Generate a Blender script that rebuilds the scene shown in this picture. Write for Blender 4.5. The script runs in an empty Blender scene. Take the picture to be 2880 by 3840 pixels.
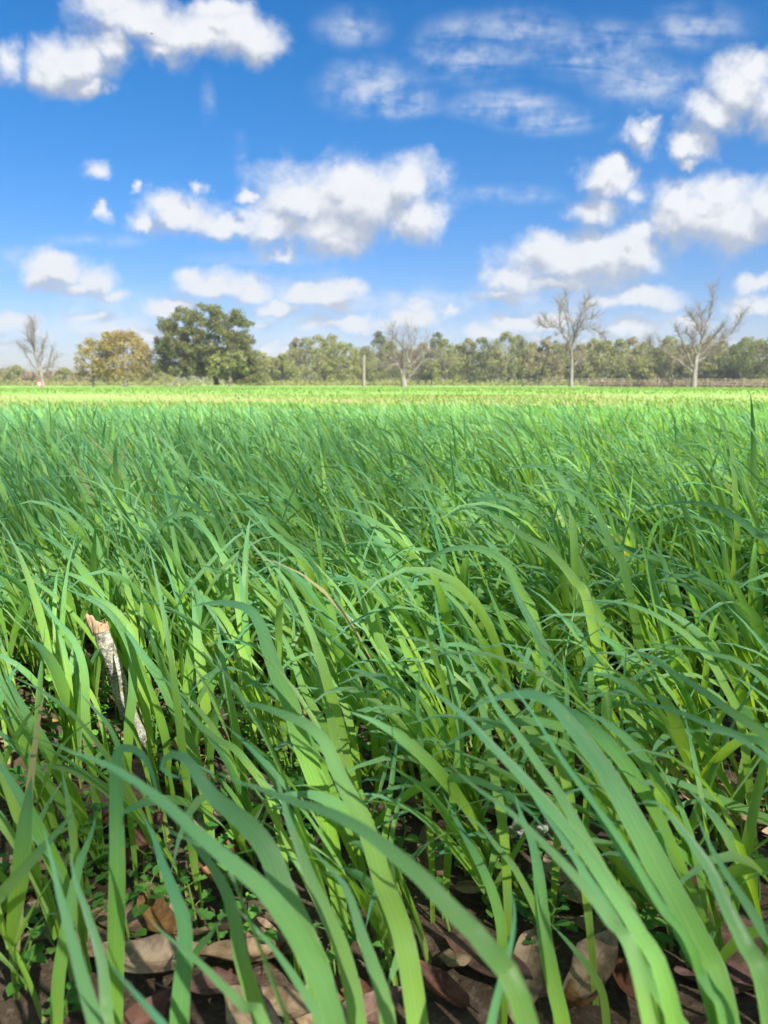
import bpy, math, random
import numpy as np
from mathutils import Vector

random.seed(7)
R = np.random.default_rng(7)
SC = bpy.context.scene
COL = SC.collection
rad = math.radians

# ---------------------------------------------------------------- camera
CAM_H, PITCH, FPX = 0.40, rad(9.85), 2800.0
cam_d = bpy.data.cameras.new('camera')
cam = bpy.data.objects.new('camera', cam_d); COL.objects.link(cam)
cam.location = (0, 0, CAM_H)
cam.rotation_euler = (math.pi / 2 - PITCH, 0, 0)
cam_d.sensor_fit = 'VERTICAL'; cam_d.sensor_height = 36.0
cam_d.lens = FPX / 3840 * 36.0
cam_d.clip_start = 0.02; cam_d.clip_end = 6000
cam_d.dof.use_dof = True; cam_d.dof.focus_distance = 0.85; cam_d.dof.aperture_fstop = 11.0
SC.camera = cam
SC.view_settings.view_transform = 'Standard'
SC.view_settings.look = 'None'
SC.view_settings.gamma = 1.0
SC.view_settings.exposure = 1.84
SC.cycles.max_bounces = 12
SC.cycles.transmission_bounces = 5
SC.cycles.diffuse_bounces = 7
SC.cycles.glossy_bounces = 2
SC.cycles.transparent_max_bounces = 8
SC.cycles.use_denoising = True
SC.cycles.sample_clamp_indirect = 6

CP, SP = math.cos(PITCH), math.sin(PITCH)
def unproj(px, py, d):
    """point d metres deep along the view axis behind source pixel px,py"""
    a = (px - 1440) / FPX * d; b = (1920 - py) / FPX * d
    return np.array([a, d * CP + b * SP, CAM_H - d * SP + b * CP])
def direction_uv(px, py):
    p = unproj(px, py, 1.0) - np.array([0, 0, CAM_H])
    return p[0] / p[1], p[2] / p[1]

# ---------------------------------------------------------------- node helper
class NB:
    def __init__(s, tree): s.t = tree; s.n = tree.nodes; s.l = tree.links
    def put(s, sock, v):
        if isinstance(v, bpy.types.NodeSocket): s.l.new(v, sock)
        elif v is not None: sock.default_value = v
    def node(s, typ, **kw):
        n = s.n.new(typ)
        for k, v in kw.items(): setattr(n, k, v)
        return n
    def m(s, op, a, b=None, c=None, clamp=False):
        n = s.node('ShaderNodeMath', operation=op); n.use_clamp = clamp
        s.put(n.inputs[0], a); s.put(n.inputs[1], b)
        if c is not None: s.put(n.inputs[2], c)
        return n.outputs[0]
    def v(s, op, a, b=None, c=None):
        n = s.node('ShaderNodeVectorMath', operation=op)
        s.put(n.inputs[0], a)
        if b is not None:
            s.put(n.inputs['Scale'] if op == 'SCALE' else n.inputs[1], b)
        if c is not None: s.put(n.inputs[2], c)
        return n.outputs['Value'] if op in ('LENGTH', 'DOT_PRODUCT', 'DISTANCE') else n.outputs[0]
    def xyz(s, x, y, z=0.0):
        n = s.node('ShaderNodeCombineXYZ'); s.put(n.inputs[0], x); s.put(n.inputs[1], y); s.put(n.inputs[2], z)
        return n.outputs[0]
    def sep(s, a):
        n = s.node('ShaderNodeSeparateXYZ'); s.put(n.inputs[0], a); return n.outputs
    def noise(s, vec, scale, detail=3, rough=0.55, dist=0.0, dim='3D'):
        n = s.node('ShaderNodeTexNoise', noise_dimensions=dim)
        if vec is not None: s.l.new(vec, n.inputs['Vector'])
        n.inputs['Scale'].default_value = scale; n.inputs['Detail'].default_value = detail
        n.inputs['Roughness'].default_value = rough; n.inputs['Distortion'].default_value = dist
        return n.outputs[0]
    def step(s, v, a, b, lo=0.0, hi=1.0, smooth=True):
        n = s.node('ShaderNodeMapRange', interpolation_type='SMOOTHSTEP' if smooth else 'LINEAR')
        s.put(n.inputs[0], v); s.put(n.inputs[1], a); s.put(n.inputs[2], b)
        s.put(n.inputs[3], lo); s.put(n.inputs[4], hi)
        return n.outputs[0]
    def mix(s, f, a, b, mode='MIX'):
        n = s.node('ShaderNodeMix', data_type='RGBA', blend_type=mode)
        s.put(n.inputs[0], f)
        for i, c in ((6, a), (7, b)):
            if isinstance(c, tuple) and len(c) == 3: c = (*c, 1)
            s.put(n.inputs[i], c)
        return n.outputs[2]

# ---------------------------------------------------------------- sky, clouds, sun
SUN_EL, SUN_ROT = rad(44), math.atan2(0.62, -0.78)
W = bpy.data.worlds.new('World'); SC.world = W; W.use_nodes = True
W.node_tree.nodes.clear()
w = NB(W.node_tree)
sky = w.node('ShaderNodeTexSky', sky_type='NISHITA')
sky.sun_disc = False; sky.sun_elevation = SUN_EL; sky.sun_rotation = SUN_ROT
sky.air_density = 1.0; sky.dust_density = 0.6; sky.ozone_density = 2.2
tc = w.node('ShaderNodeTexCoord')
D = tc.outputs['Generated']
dx, dy, dz = w.sep(D)
ysafe = w.m('MAXIMUM', dy, 0.05)
U = w.m('DIVIDE', dx, ysafe); V = w.m('DIVIDE', dz, ysafe)
# clouds in view: (cx, cy, rx, ry, weight) on the photograph at 1659 px width
CUMULUS = [
 (760,430,150,80,1),(885,400,75,62,1),(905,465,62,52,1),(660,440,80,55,.95),(740,385,52,36,1),(700,490,130,55,.95),(590,490,80,38,.9),
 (480,490,90,32,.92),(395,470,85,42,.95),(355,440,46,34,.85),(310,485,30,28,.8),(720,530,90,34,.8),(620,545,60,28,.6),(540,430,30,18,.5),
 (125,580,80,38,1),(80,600,45,28,.95),(200,605,60,35,.9),(135,560,46,26,1),(250,645,60,20,.6),(160,625,90,22,.7),
 (470,615,100,34,.72),(540,630,50,28,.7),(370,662,52,22,.85),(400,600,50,20,.55),
 (690,640,90,30,.8),(745,620,50,25,.95),(600,672,60,22,.75),(760,700,48,20,.9),(700,700,60,22,.6),(885,690,55,24,.9),(830,705,40,18,.8),
 (1240,565,150,52,1),(1125,600,75,36,1),(1175,530,62,38,1),(1300,545,85,44,1),(1378,545,52,52,1),(1390,500,34,28,.9),(1200,610,150,26,.9),
 (1380,645,82,28,1),(1300,652,50,20,.85),(1080,640,60,22,.6),
 (1530,460,135,72,1),(1465,435,66,50,1),(1600,480,85,52,1),(1545,415,66,34,1),(1660,450,60,60,1),(1440,480,50,40,.9),
 (1310,395,52,42,.95),(1290,450,60,46,.66),(1325,370,32,26,1),(1370,420,50,36,.55),(1385,290,42,42,.8),(1400,260,24,26,.7),
 (1610,195,82,55,1),(1545,240,70,46,.95),(1490,310,50,38,.85),(1640,150,55,42,1),(1495,355,26,24,.6),(1690,230,70,60,1),
 (165,135,80,50,.95),(120,165,62,40,.92),(240,95,55,46,.85),(300,45,115,50,.9),(430,75,130,52,.95),(525,75,85,56,.92),(480,25,90,30,.8),
 (350,110,60,30,.7),(5,130,40,48,.85),(190,185,50,25,.6),(225,10,60,30,.7),
 (215,372,42,30,.55),(216,460,26,26,.5),(430,400,26,30,.5),(290,400,16,18,.4),
 (1628,610,32,18,.95),(1635,660,46,24,.95),
 (35,690,66,30,.85),(95,715,40,20,.6),(200,690,70,18,.5),(240,715,70,22,.75),(310,728,40,16,.6),(1035,722,52,20,.95),(1110,702,70,20,.8),
 (1195,690,60,22,.8),(1350,712,54,22,.95),(975,672,34,20,.7),(575,750,34,14,.8),(1180,735,80,14,.6),(20,750,60,16,.5),
 (560,700,60,18,.45),(640,760,60,14,.6),(1480,700,60,16,.5),(1560,745,60,16,.5),(1290,745,60,14,.6),(900,660,50,16,.4)]
CIRRUS = [(810,190,110,60,1),(850,225,90,30,1),(1090,230,110,36,1),(1180,260,110,34,.9),(1010,110,110,70,.95),(1120,80,130,70,.8),(1300,110,150,70,.85),(1500,60,150,70,.6),
 (1090,420,140,26,.7),(1400,180,130,60,.8),(760,60,100,60,.6),(450,220,30,90,.35),(520,340,30,90,.3),(200,520,160,24,.5),(1000,60,110,50,.45),
 (60,560,120,40,.5),(600,620,320,70,.45),(1150,640,260,60,.45),(200,660,260,60,.5),(700,720,700,50,.6),(1450,700,260,50,.6),(250,700,300,40,.9),(900,650,300,50,.8),(1250,690,250,40,.8),(560,560,200,26,.5)]
def px2uv(cx, cy, rx, ry):
    k = 2880 / 1659
    u0, v0 = direction_uv(cx * k, cy * k); u1, _ = direction_uv((cx + rx) * k, cy * k); _, v1 = direction_uv(cx * k, (cy - ry) * k)
    return u0, v0, u1 - u0, v1 - v0
def field(uv, blobs, k):
    acc = None
    for (cx, cy, rx, ry, wt) in blobs:
        u0, v0, ru, rv = px2uv(cx, cy, rx, ry)
        q = w.v('MULTIPLY_ADD', uv, (1 / ru, 1 / rv, 0), (-u0 / ru, -v0 / rv, 0))
        f = w.m('SUBTRACT', wt, w.v('LENGTH', q))
        if acc is None: acc = f
        else:
            n = w.node('ShaderNodeMath', operation='SMOOTH_MAX')
            w.put(n.inputs[0], acc); w.put(n.inputs[1], f); n.inputs[2].default_value = k; acc = n.outputs[0]
    return acc
UV = w.xyz(U, V)
def warp(uv, off):
    nz = w.node('ShaderNodeTexNoise'); w.put(nz.inputs['Vector'], w.v('ADD', w.xyz(dx, dy, dz), off))
    nz.inputs['Scale'].default_value = 26.0; nz.inputs['Detail'].default_value = 5; nz.inputs['Roughness'].default_value = .6
    return w.v('MULTIPLY_ADD', w.v('SUBTRACT', nz.outputs['Color'], (.5, .5, .5)), (.062, .046, 0), uv)
# everywhere outside the frame: the same fair-weather clouds from one noise field on a plane overhead
zs = w.m('MAXIMUM', dz, 0.06)
P = w.xyz(w.m('DIVIDE', dx, w.m('ADD', zs, 0.12)), w.m('DIVIDE', dy, w.m('ADD', zs, 0.12)))
au = w.m('ABSOLUTE', U)
outm = w.m('MAXIMUM', w.m('MAXIMUM', w.step(au, 0.58, 0.72), w.step(V, 0.50, 0.64)), w.step(dy, 0.40, 0.25))
gen = w.m('SUBTRACT', w.m('MULTIPLY', w.m('SUBTRACT', w.noise(P, 1.3, 1, .4), 0.56), 7.0), w.m('MULTIPLY', w.step(dz, 0.10, -0.02), 2.0))
gen = w.m('SUBTRACT', gen, w.m('MULTIPLY', w.m('SUBTRACT', 1.0, outm), 6.0))
NV = w.xyz(dx, dy, dz)
def dens(uv, off, det=True):
    f = w.m('MAXIMUM', field(warp(uv, off), CUMULUS, 0.22), gen)
    # warp shapes with two octaves of billowy noise
    nv = w.v('ADD', NV, off)
    n1 = w.noise(nv, 17.0, 8.0, 0.60)
    return w.m('ADD', f, w.m('MULTIPLY', w.m('SUBTRACT', n1, 0.47), 2.0)), f
d0, F0 = dens(UV, (0, 0, 0))
d1, F1 = dens(w.v('ADD', UV, (0.010, 0.026, 0)), (0.010, 0.0, 0.026))
d0 = w.m('ADD', d0, 0.20); d1 = w.m('ADD', d1, 0.20)
alpha = w.step(d0, -0.32, 0.78)
core = w.step(d0, 0.15, 1.0)
lit = w.m('ADD', 0.50, w.m('MULTIPLY', w.m('SUBTRACT', d0, d1), 0.50), clamp=True)
lit = w.m('ADD', lit, w.m('MULTIPLY', w.step(w.m('SUBTRACT', F0, F1), -.42, .36, -1.0, 1.0, False), 0.42), clamp=True)
relief = w.m('MULTIPLY', w.m('SUBTRACT', w.noise(NV, 30.0, 6, .62), 0.5), 0.60)
lit = w.m('ADD', lit, relief, clamp=True)
ccol = w.mix(lit, (0.46, 0.52, 0.63), (0.95, 0.965, 0.99))
ccol = w.mix(w.step(dz, .26, .02, 0, .34), ccol, (0.60, 0.68, 0.80))
ccol = w.mix(w.m('MULTIPLY', core, 0.08), ccol, (0.95, 0.96, 1.0))
# cirrus veil
rot = w.node('ShaderNodeMapping'); w.put(rot.inputs[0], UV); rot.inputs['Rotation'].default_value = (0, 0, rad(-28)); rot.inputs['Scale'].default_value = (4, 21, 1)
cn = w.m('MULTIPLY', w.noise(rot.outputs[0], 1.6, 6, .62, 0.6), w.noise(UV, 26, 3, .6))
cf = w.step(field(UV, CIRRUS, 0.3), -0.5, 0.7)
cf = w.m('MAXIMUM', cf, w.m('MULTIPLY', outm, 0.35))
cir = w.m('MULTIPLY', w.step(cn, 0.12, 0.42), cf, clamp=True)
cir = w.m('MULTIPLY', cir, 0.72)
hs = w.node('ShaderNodeHueSaturation'); hs.inputs['Saturation'].default_value = 1.47; hs.inputs['Value'].default_value = 0.76
w.put(hs.inputs['Color'], sky.outputs[0])
CLOUD_L = 5.2
hz = w.step(dz, 0.0, 0.36, 0.72, 1.0)
hcol = w.mix(1.0, hs.outputs[0], w.xyz(w.m('MULTIPLY', hz, w.step(dz, 0, .22, 1.02, .90)), hz, w.step(dz, 0.0, 0.32, 1.0, 1.12)), 'MULTIPLY')
cl = w.mix(1.0, ccol, (CLOUD_L, CLOUD_L, CLOUD_L), 'MULTIPLY')
base = w.mix(cir, hcol, (CLOUD_L * .80, CLOUD_L * .86, CLOUD_L * .95))
skycol = w.mix(w.m('MULTIPLY', alpha, 0.97), base, cl)
bg = w.node('ShaderNodeBackground'); w.put(bg.inputs[0], skycol); bg.inputs[1].default_value = 0.052
wo = w.node('ShaderNodeOutputWorld'); w.l.new(bg.outputs[0], wo.inputs[0])
W.cycles.sampling_method = 'MANUAL'; W.cycles.sample_map_resolution = 512

sun_d = bpy.data.lights.new('sun', 'SUN'); sun_d.energy = 4.6; sun_d.angle = rad(0.53); sun_d.color = (1.0, 0.955, 0.88)
sun = bpy.data.objects.new('sun', sun_d); COL.objects.link(sun)
SDIR = Vector((math.cos(SUN_EL) * math.sin(SUN_ROT), math.cos(SUN_EL) * math.cos(SUN_ROT), math.sin(SUN_EL)))
sun.rotation_euler = SDIR.to_track_quat('Z', 'Y').to_euler()

# ---------------------------------------------------------------- object helpers
def tag(o, label=None, cat=None, group=None, kind=None):
    if label: o['label'] = label
    if cat: o['category'] = cat
    if group: o['group'] = group
    if kind: o['kind'] = kind
    return o
def empty(name, loc):
    o = bpy.data.objects.new(name, None); o.location = loc; o.empty_display_size = .1; COL.objects.link(o); return o
def mesh_obj(name, verts, faces, mat, parent=None, uv=None, attrs=None, smooth=True, loc=None):
    """faces: (N,3) or (N,4) int array, or a list of such arrays; uv per vertex; attrs dict name->per-vertex floats"""
    if isinstance(faces, (tuple, list)): fl = [np.asarray(f, dtype=np.int32) for f in faces if len(f)]
    else: fl = [np.asarray(faces, dtype=np.int32)]
    verts = np.asarray(verts, dtype=np.float32).reshape(-1, 3)
    if loc is not None: verts = verts - np.asarray(loc, dtype=np.float32)
    me = bpy.data.meshes.new(name)
    me.vertices.add(len(verts)); me.vertices.foreach_set('co', verts.ravel())
    li = np.concatenate([f.ravel() for f in fl]); tot = np.concatenate([np.full(len(f), f.shape[1], np.int32) for f in fl])
    st = np.concatenate([[0], np.cumsum(tot)[:-1]]).astype(np.int32)
    me.loops.add(len(li)); me.loops.foreach_set('vertex_index', li)
    me.polygons.add(len(tot)); me.polygons.foreach_set('loop_start', st); me.polygons.foreach_set('loop_total', tot)
    me.polygons.foreach_set('use_smooth', np.full(len(tot), smooth))
    if uv is not None:
        ul = me.uv_layers.new(name='UVMap'); ul.data.foreach_set('uv', np.asarray(uv, dtype=np.float32)[li].ravel())
    for k, a in (attrs or {}).items():
        at_ = me.attributes.new(k, 'FLOAT', 'POINT'); at_.data.foreach_set('value', np.asarray(a, dtype=np.float32))
    me.update(); me.validate()
    me.materials.append(mat)
    o = bpy.data.objects.new(name, me); COL.objects.link(o)
    if parent is not None: o.parent = parent
    if loc is not None and parent is None: o.location = loc
    return o
def new_mat(name):
    m = bpy.data.materials.new(name); m.use_nodes = True; m.node_tree.nodes.clear()
    n = NB(m.node_tree); out = n.node('ShaderNodeOutputMaterial'); return m, n, out
def principled(n, col, rough=0.6, spec=0.4, bump=None, bstr=0.3, bdist=0.01, sheen=0.0):
    p = n.node('ShaderNodeBsdfPrincipled'); 
    if isinstance(col, tuple): col = (*col[:3], 1)
    n.put(p.inputs['Sheen Weight'], sheen); p.inputs['Sheen Roughness'].default_value = .35; p.inputs['Sheen Tint'].default_value = (.75, .92, 1, 1)
    n.put(p.inputs['Base Color'], col); n.put(p.inputs['Roughness'], rough); n.put(p.inputs['Specular IOR Level'], spec)
    if bump is not None:
        b = n.node('ShaderNodeBump'); b.inputs['Strength'].default_value = bstr; b.inputs['Distance'].default_value = bdist
        n.put(b.inputs['Height'], bump); n.l.new(b.outputs[0], p.inputs['Normal'])
    return p.outputs[0]
def attr(n, name): a = n.node('ShaderNodeAttribute', attribute_name=name); return a.outputs['Fac']

# ---------------------------------------------------------------- materials
def leafy(name, colfn, trans=0.4, rough=0.5, spec=0.35, tcol=(1.25, 1.15, .45), bump=None, bstr=.2, bdist=.001, sheen=0.0):
    m, n, out = new_mat(name)
    c = colfn(n)
    b = bump(n) if bump else None
    p = principled(n, c, rough, spec, b, bstr, bdist, sheen)
    tl = n.node('ShaderNodeBsdfTranslucent'); n.put(tl.inputs[0], n.mix(1.0, c, tcol, 'MULTIPLY'))
    mx = n.node('ShaderNodeMixShader'); mx.inputs[0].default_value = trans
    n.l.new(p, mx.inputs[1]); n.l.new(tl.outputs[0], mx.inputs[2]); n.l.new(mx.outputs[0], out.inputs[0])
    return m
def grass_col(n):
    uv = n.node('ShaderNodeUVMap').outputs[0]; u, v, _ = n.sep(uv)
    r = attr(n, 'rnd')
    low = n.mix(r, (0.21, 0.42, 0.035), (0.32, 0.50, 0.06))
    mid = n.mix(r, (0.15, 0.37, 0.070), (0.28, 0.47, 0.08))
    tip = n.mix(r, (0.090, 0.31, 0.195), (0.175, 0.40, 0.185))  # glaucous tips, extra blue painted in for the sky they reflect
    c = n.mix(n.step(v, 0.10, 0.60), low, mid); c = n.mix(n.step(v, 0.42, 1.0), c, tip)
    # parallel veins and a paler midrib
    st = n.noise(n.v('MULTIPLY', uv, (17, .7, 1)), 1.0, 3, .7)
    wv = n.m('SINE', n.m('MULTIPLY', u, 50.0))
    st = n.m('ADD', st, n.m('MULTIPLY', wv, 0.10))
    c = n.mix(n.m('MULTIPLY', n.step(st, 0.35, 0.66), 0.85), c, n.mix(1.0, c, (1.45, 1.34, 1.15), 'MULTIPLY'))
    rib = n.step(n.m('ABSOLUTE', n.m('SUBTRACT', u, 0.5)), 0.0, 0.045, 1, 0)
    c = n.mix(n.m('MULTIPLY', rib, 0.50), c, (0.30, 0.50, 0.17))
    edge = n.step(n.m('ABSOLUTE', n.m('SUBTRACT', u, 0.5)), 0.455, 0.5)
    c = n.mix(n.m('MULTIPLY', edge, 0.6), c, (0.38, 0.56, 0.26))
    # a dusty bloom in patches, an occasional yellowing tip, tiny pale specks
    pos = n.node('ShaderNodeNewGeometry').outputs['Position']
    bl = n.noise(pos, 22.0, 2, .5)
    c = n.mix(n.m('MULTIPLY', n.step(bl, 0.45, 0.72), 0.30), c, (0.20, 0.42, 0.22))
    tipm = n.m('MULTIPLY', n.step(v, 0.955, 1.0), n.step(r, 0.6, 0.8))
    c = n.mix(tipm, c, (0.42, 0.36, 0.14))
    c = n.mix(n.step(r, .990, .993), c, (0.46, 0.40, 0.20))
    c = n.mix(n.m('MULTIPLY', n.step(n.noise(pos, 60.0, 3, .6), .66, .74), .5), c, (0.36, 0.42, 0.10))
    sp = n.step(n.noise(pos, 420.0, 1, .5), 0.76, 0.80)
    return n.mix(n.m('MULTIPLY', sp, 0.35), c, (0.40, 0.48, 0.22))
def grass_bump(n):
    uv = n.node('ShaderNodeUVMap').outputs[0]; u, v, _ = n.sep(uv)
    return n.m('ADD', n.m('SINE', n.m('MULTIPLY', u, 85.0)), n.noise(n.v('MULTIPLY', uv, (30, 2, 1)), 1.0, 2, .6))
M_grass = leafy('grass_leaf', grass_col, trans=0.52, rough=0.38, spec=0.42, sheen=.10, bump=grass_bump, bstr=.5, bdist=.0005)
def sward_col(n):  # the short sward's own green, yellower toward the blade base
    uv = n.node('ShaderNodeUVMap').outputs[0]; u, v, _ = n.sep(uv); r = attr(n, 'rnd')
    c = n.mix(r, (0.125, 0.255, 0.04), (0.18, 0.295, 0.06))
    return n.mix(n.step(v, 0.0, 0.4, 0.5, 0.0), c, (0.24, 0.34, 0.07))
M_shortgrass = leafy('short_grass_leaf', sward_col, trans=0.4, rough=0.5)
def stem_col(n):
    v = n.sep(n.node('ShaderNodeUVMap').outputs[0])[1]
    c = n.mix(n.step(v, 0, .5), (0.24, 0.30, 0.09), (0.15, 0.30, 0.03))
    return n.mix(n.step(n.noise(n.v('MULTIPLY', n.node('ShaderNodeUVMap').outputs[0], (30, 2, 1)), 1, 2), .4, .7, 0, .4), c, (0.24, 0.38, 0.08))
M_stem = leafy('grass_stem', stem_col, trans=0.25, rough=0.45)
def weed_col(n):
    r = attr(n, 'rnd'); pos = n.node('ShaderNodeNewGeometry').outputs['Position']
    c = n.mix(r, (0.045, 0.17, 0.03), (0.14, 0.31, 0.05))
    u, v, _ = n.sep(n.node('ShaderNodeUVMap').outputs[0])
    rib = n.step(n.m('ABSOLUTE', n.m('SUBTRACT', u, 0.5)), 0.0, 0.05, .4, 0)
    c = n.mix(rib, c, (0.20, 0.36, 0.10))
    return n.mix(n.step(n.noise(pos, 150, 3), .4, .7, 0, .5), c, n.mix(1.0, c, (1.4, 1.3, 1.2), 'MULTIPLY'))
M_weed = leafy('weed_leaf', weed_col, trans=0.35, rough=0.5)
def dead_mat(name, a, b, back):
    def col(n):
        u, v, _ = n.sep(n.node('ShaderNodeUVMap').outputs[0])
        tcn = n.node('ShaderNodeTexCoord').outputs['Object']
        inf = n.node('ShaderNodeObjectInfo').outputs['Random']
        r = n.m('FRACT', n.m('ADD', inf, attr(n, 'rnd')))
        c = n.mix(r, a, b)
        c = n.mix(n.step(n.noise(tcn, 70, 5, .65), .42, .68), c, n.mix(1.0, c, (.45, .42, .40), 'MULTIPLY'))
        au = n.m('ABSOLUTE', n.m('SUBTRACT', u, 0.5))
        rib = n.step(au, 0.0, 0.035, 1, 0)
        # side veins run out and forward from the midrib
        sv = n.m('ABSOLUTE', n.m('SINE', n.m('MULTIPLY', n.m('SUBTRACT', v, n.m('MULTIPLY', au, .55)), 30.0)))
        sv = n.m('MULTIPLY', n.step(sv, 0.0, 0.16, 1, 0), n.step(au, .5, .3))
        c = n.mix(n.m('MULTIPLY', n.m('MAXIMUM', rib, sv), .55), c, back)
        ed = n.step(au, .42, .5, 0, .5)
        return n.mix(ed, c, (.05, .025, .015))
    def bmp(n):
        return n.noise(n.node('ShaderNodeTexCoord').outputs['Object'], 160, 4, .6)
    return leafy(name, col, trans=0.06, rough=0.62, spec=.35, tcol=(1, .6, .3), bump=bmp, bstr=.5, bdist=.001)
M_leaf_tan = dead_mat('dead_leaf_tan', (0.24, 0.165, 0.095), (0.34, 0.25, 0.155), (.12, .07, .045))
M_leaf_brown = dead_mat('dead_leaf_brown', (0.11, 0.04, 0.022), (0.17, 0.075, 0.04), (.05, .02, .015))
M_leaf_purple = dead_mat('dead_leaf_purple', (0.09, 0.045, 0.036), (0.14, 0.08, 0.06), (.20, .13, .11))
M_leaf_orange = dead_mat('dead_leaf_orange', (0.19, 0.075, 0.025), (0.25, 0.14, 0.05), (.13, .05, .02))

def m_soil():
    m, n, out = new_mat('field_soil')
    pos = n.node('ShaderNodeNewGeometry').outputs['Position']; x, y, z = n.sep(pos)
    soil = n.mix(n.noise(pos, 38, 5, .65), (0.035, 0.024, 0.016), (0.11, 0.078, 0.052))
    crumb = n.step(n.noise(pos, 160, 4, .6), .5, .72)
    soil = n.mix(n.m('MULTIPLY', crumb, .6), soil, (0.18, 0.14, 0.10))
    wob = n.m('MULTIPLY', n.m('SUBTRACT', n.noise(n.v('MULTIPLY', pos, (1, .35, 1)), .16, 4, .6), .5), 13.0)
    yy = n.m('ADD', y, wob)
    fine = n.noise(n.v('MULTIPLY', pos, (.6, 1.6, 1)), 1.1, 6, .7)
    green = n.mix(fine, (0.13, 0.26, 0.05), (0.19, 0.32, 0.075))
    green = n.mix(n.step(n.noise(n.v('MULTIPLY', pos, (.25, 1, 1)), .14, 4), .4, .7, 0, .6), green, (0.22, 0.30, 0.09))
    tan = n.mix(fine, (0.24, 0.19, 0.09), (0.32, 0.25, 0.12))
    c = n.mix(n.step(y, 7.0, 11.0), soil, green)
    strip = n.m('MULTIPLY', n.step(yy, 12.5, 15.5), n.step(yy, 32.0, 26.0))
    strip = n.m('MULTIPLY', strip, n.step(n.noise(n.v('MULTIPLY', pos, (.5, 1, 1)), .35, 4), .36, .56))
    c = n.mix(n.m('MULTIPLY', strip, .75), c, tan)
    sh = principled(n, c, .9, .15, n.noise(pos, 90, 5, .65), .8, .006)
    n.l.new(sh, out.inputs[0]); return m
M_soil = m_soil()
def simple(name, a, b, scale, rough=.8, stretch=(1, 1, 1), bstr=.5, bdist=.02, spec=.25, detail=5):
    m, n, out = new_mat(name)
    o = n.v('MULTIPLY', n.node('ShaderNodeTexCoord').outputs['Object'], stretch)
    f = n.noise(o, scale, detail, .62)
    n.l.new(principled(n, n.mix(n.step(f, .32, .68), a, b), rough, spec, f, bstr, bdist), out.inputs[0]); return m
M_bark = simple('dark_bark', (.05, .04, .03), (.15, .125, .10), 2.2, stretch=(4, 4, .7))
M_bare = simple('pale_bare_bark', (.11, .10, .08), (.23, .205, .17), 1.6, stretch=(3, 3, .6))
M_twig = simple('bare_twig', (.11, .09, .07), (.18, .15, .12), 1.0)
M_wood = simple('weathered_wood', (.13, .11, .085), (.22, .19, .15), 2.0, stretch=(5, 5, .5))
def tree_mat(name, a, b, c2):
    def col(n):
        r = attr(n, 'rnd'); inf = n.node('ShaderNodeObjectInfo').outputs['Random']
        pos = n.node('ShaderNodeTexCoord').outputs['Object']
        c = n.mix(r, a, b)
        c = n.mix(n.step(n.noise(pos, .55, 3, .6), .45, .65, 0, .7), c, c2)
        return n.mix(n.m('MULTIPLY', inf, .35), c, n.mix(1.0, c, (1.35, 1.15, .95), 'MULTIPLY'))
    return leafy(name, col, trans=.42, rough=.55, spec=.3, tcol=(1.1, 1.1, .8))
M_oak = tree_mat('oak_foliage', (.075, .10, .03), (.14, .16, .05), (.16, .155, .05))
M_gold = tree_mat('golden_foliage', (.22, .175, .05), (.32, .25, .08), (.22, .21, .065))
M_wood_green = tree_mat('woodland_foliage', (.15, .175, .055), (.25, .27, .09), (.28, .26, .10))
M_wood_dark = tree_mat('cedar_foliage', (.085, .115, .045), (.16, .185, .07), (.18, .19, .07))
M_wood_brown = tree_mat('brown_foliage', (.21, .18, .105), (.30, .26, .155), (.24, .23, .11))
M_fresh = tree_mat('fresh_green_foliage', (.14, .18, .045), (.23, .26, .075), (.24, .235, .08))
M_shade = tree_mat('canopy_foliage', (.04, .08, .025), (.07, .12, .035), (.06, .09, .03))
# ---------------------------------------------------------------- terrain
def sst(x, a, b):
    t = np.clip((np.asarray(x, float) - a) / (b - a), 0, 1); return t * t * (3 - 2 * t)
def tz(x, y):
    x = np.asarray(x, float); y = np.asarray(y, float)
    z = -0.05 * sst(y, 6, 20) - 0.16 * sst(y, 20, 80)
    z = z - 0.12 * sst(np.abs(x) + 0 * y, 25, 60) * sst(y, 30, 90)
    far = sst(y, 4, 12)
    z = z + far * 0.02 * np.sin(x * .35 + 1) * np.sin(y * .22)
    near = 1 - sst(np.hypot(x, y), 2.5, 5)
    z = z + near * (0.004 * np.sin(x * 21 + 3 * np.sin(y * 13)) + 0.004 * np.sin(y * 27 + 2 * np.sin(x * 17))) - near * .004
    return z
def graded(lo, hi, step0, g):
    pos = [0.0]; s = step0
    while pos[-1] < hi: pos.append(pos[-1] + s); s *= g
    neg = [0.0]; s = step0
    while neg[-1] > lo: neg.append(neg[-1] - s); s *= g
    return np.array(sorted(set(neg[1:] + pos)))
def build_ground():
    xs = graded(-380, 380, .03, 1.07); ys = graded(-380, 420, .02, 1.055) + .5
    X, Y = np.meshgrid(xs, ys); Z = tz(X, Y)
    near = np.hypot(X, Y - .8) < 3
    Z = Z + near * R.normal(0, .0018, X.shape)
    nx, ny = len(xs), len(ys)
    i = np.arange(nx * ny).reshape(ny, nx)
    f = np.stack([i[:-1, :-1], i[:-1, 1:], i[1:, 1:], i[1:, :-1]], -1).reshape(-1, 4)
    o = mesh_obj('ground', np.stack([X, Y, Z], -1), f, M_soil); tag(o, kind='structure')
build_ground()

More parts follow.
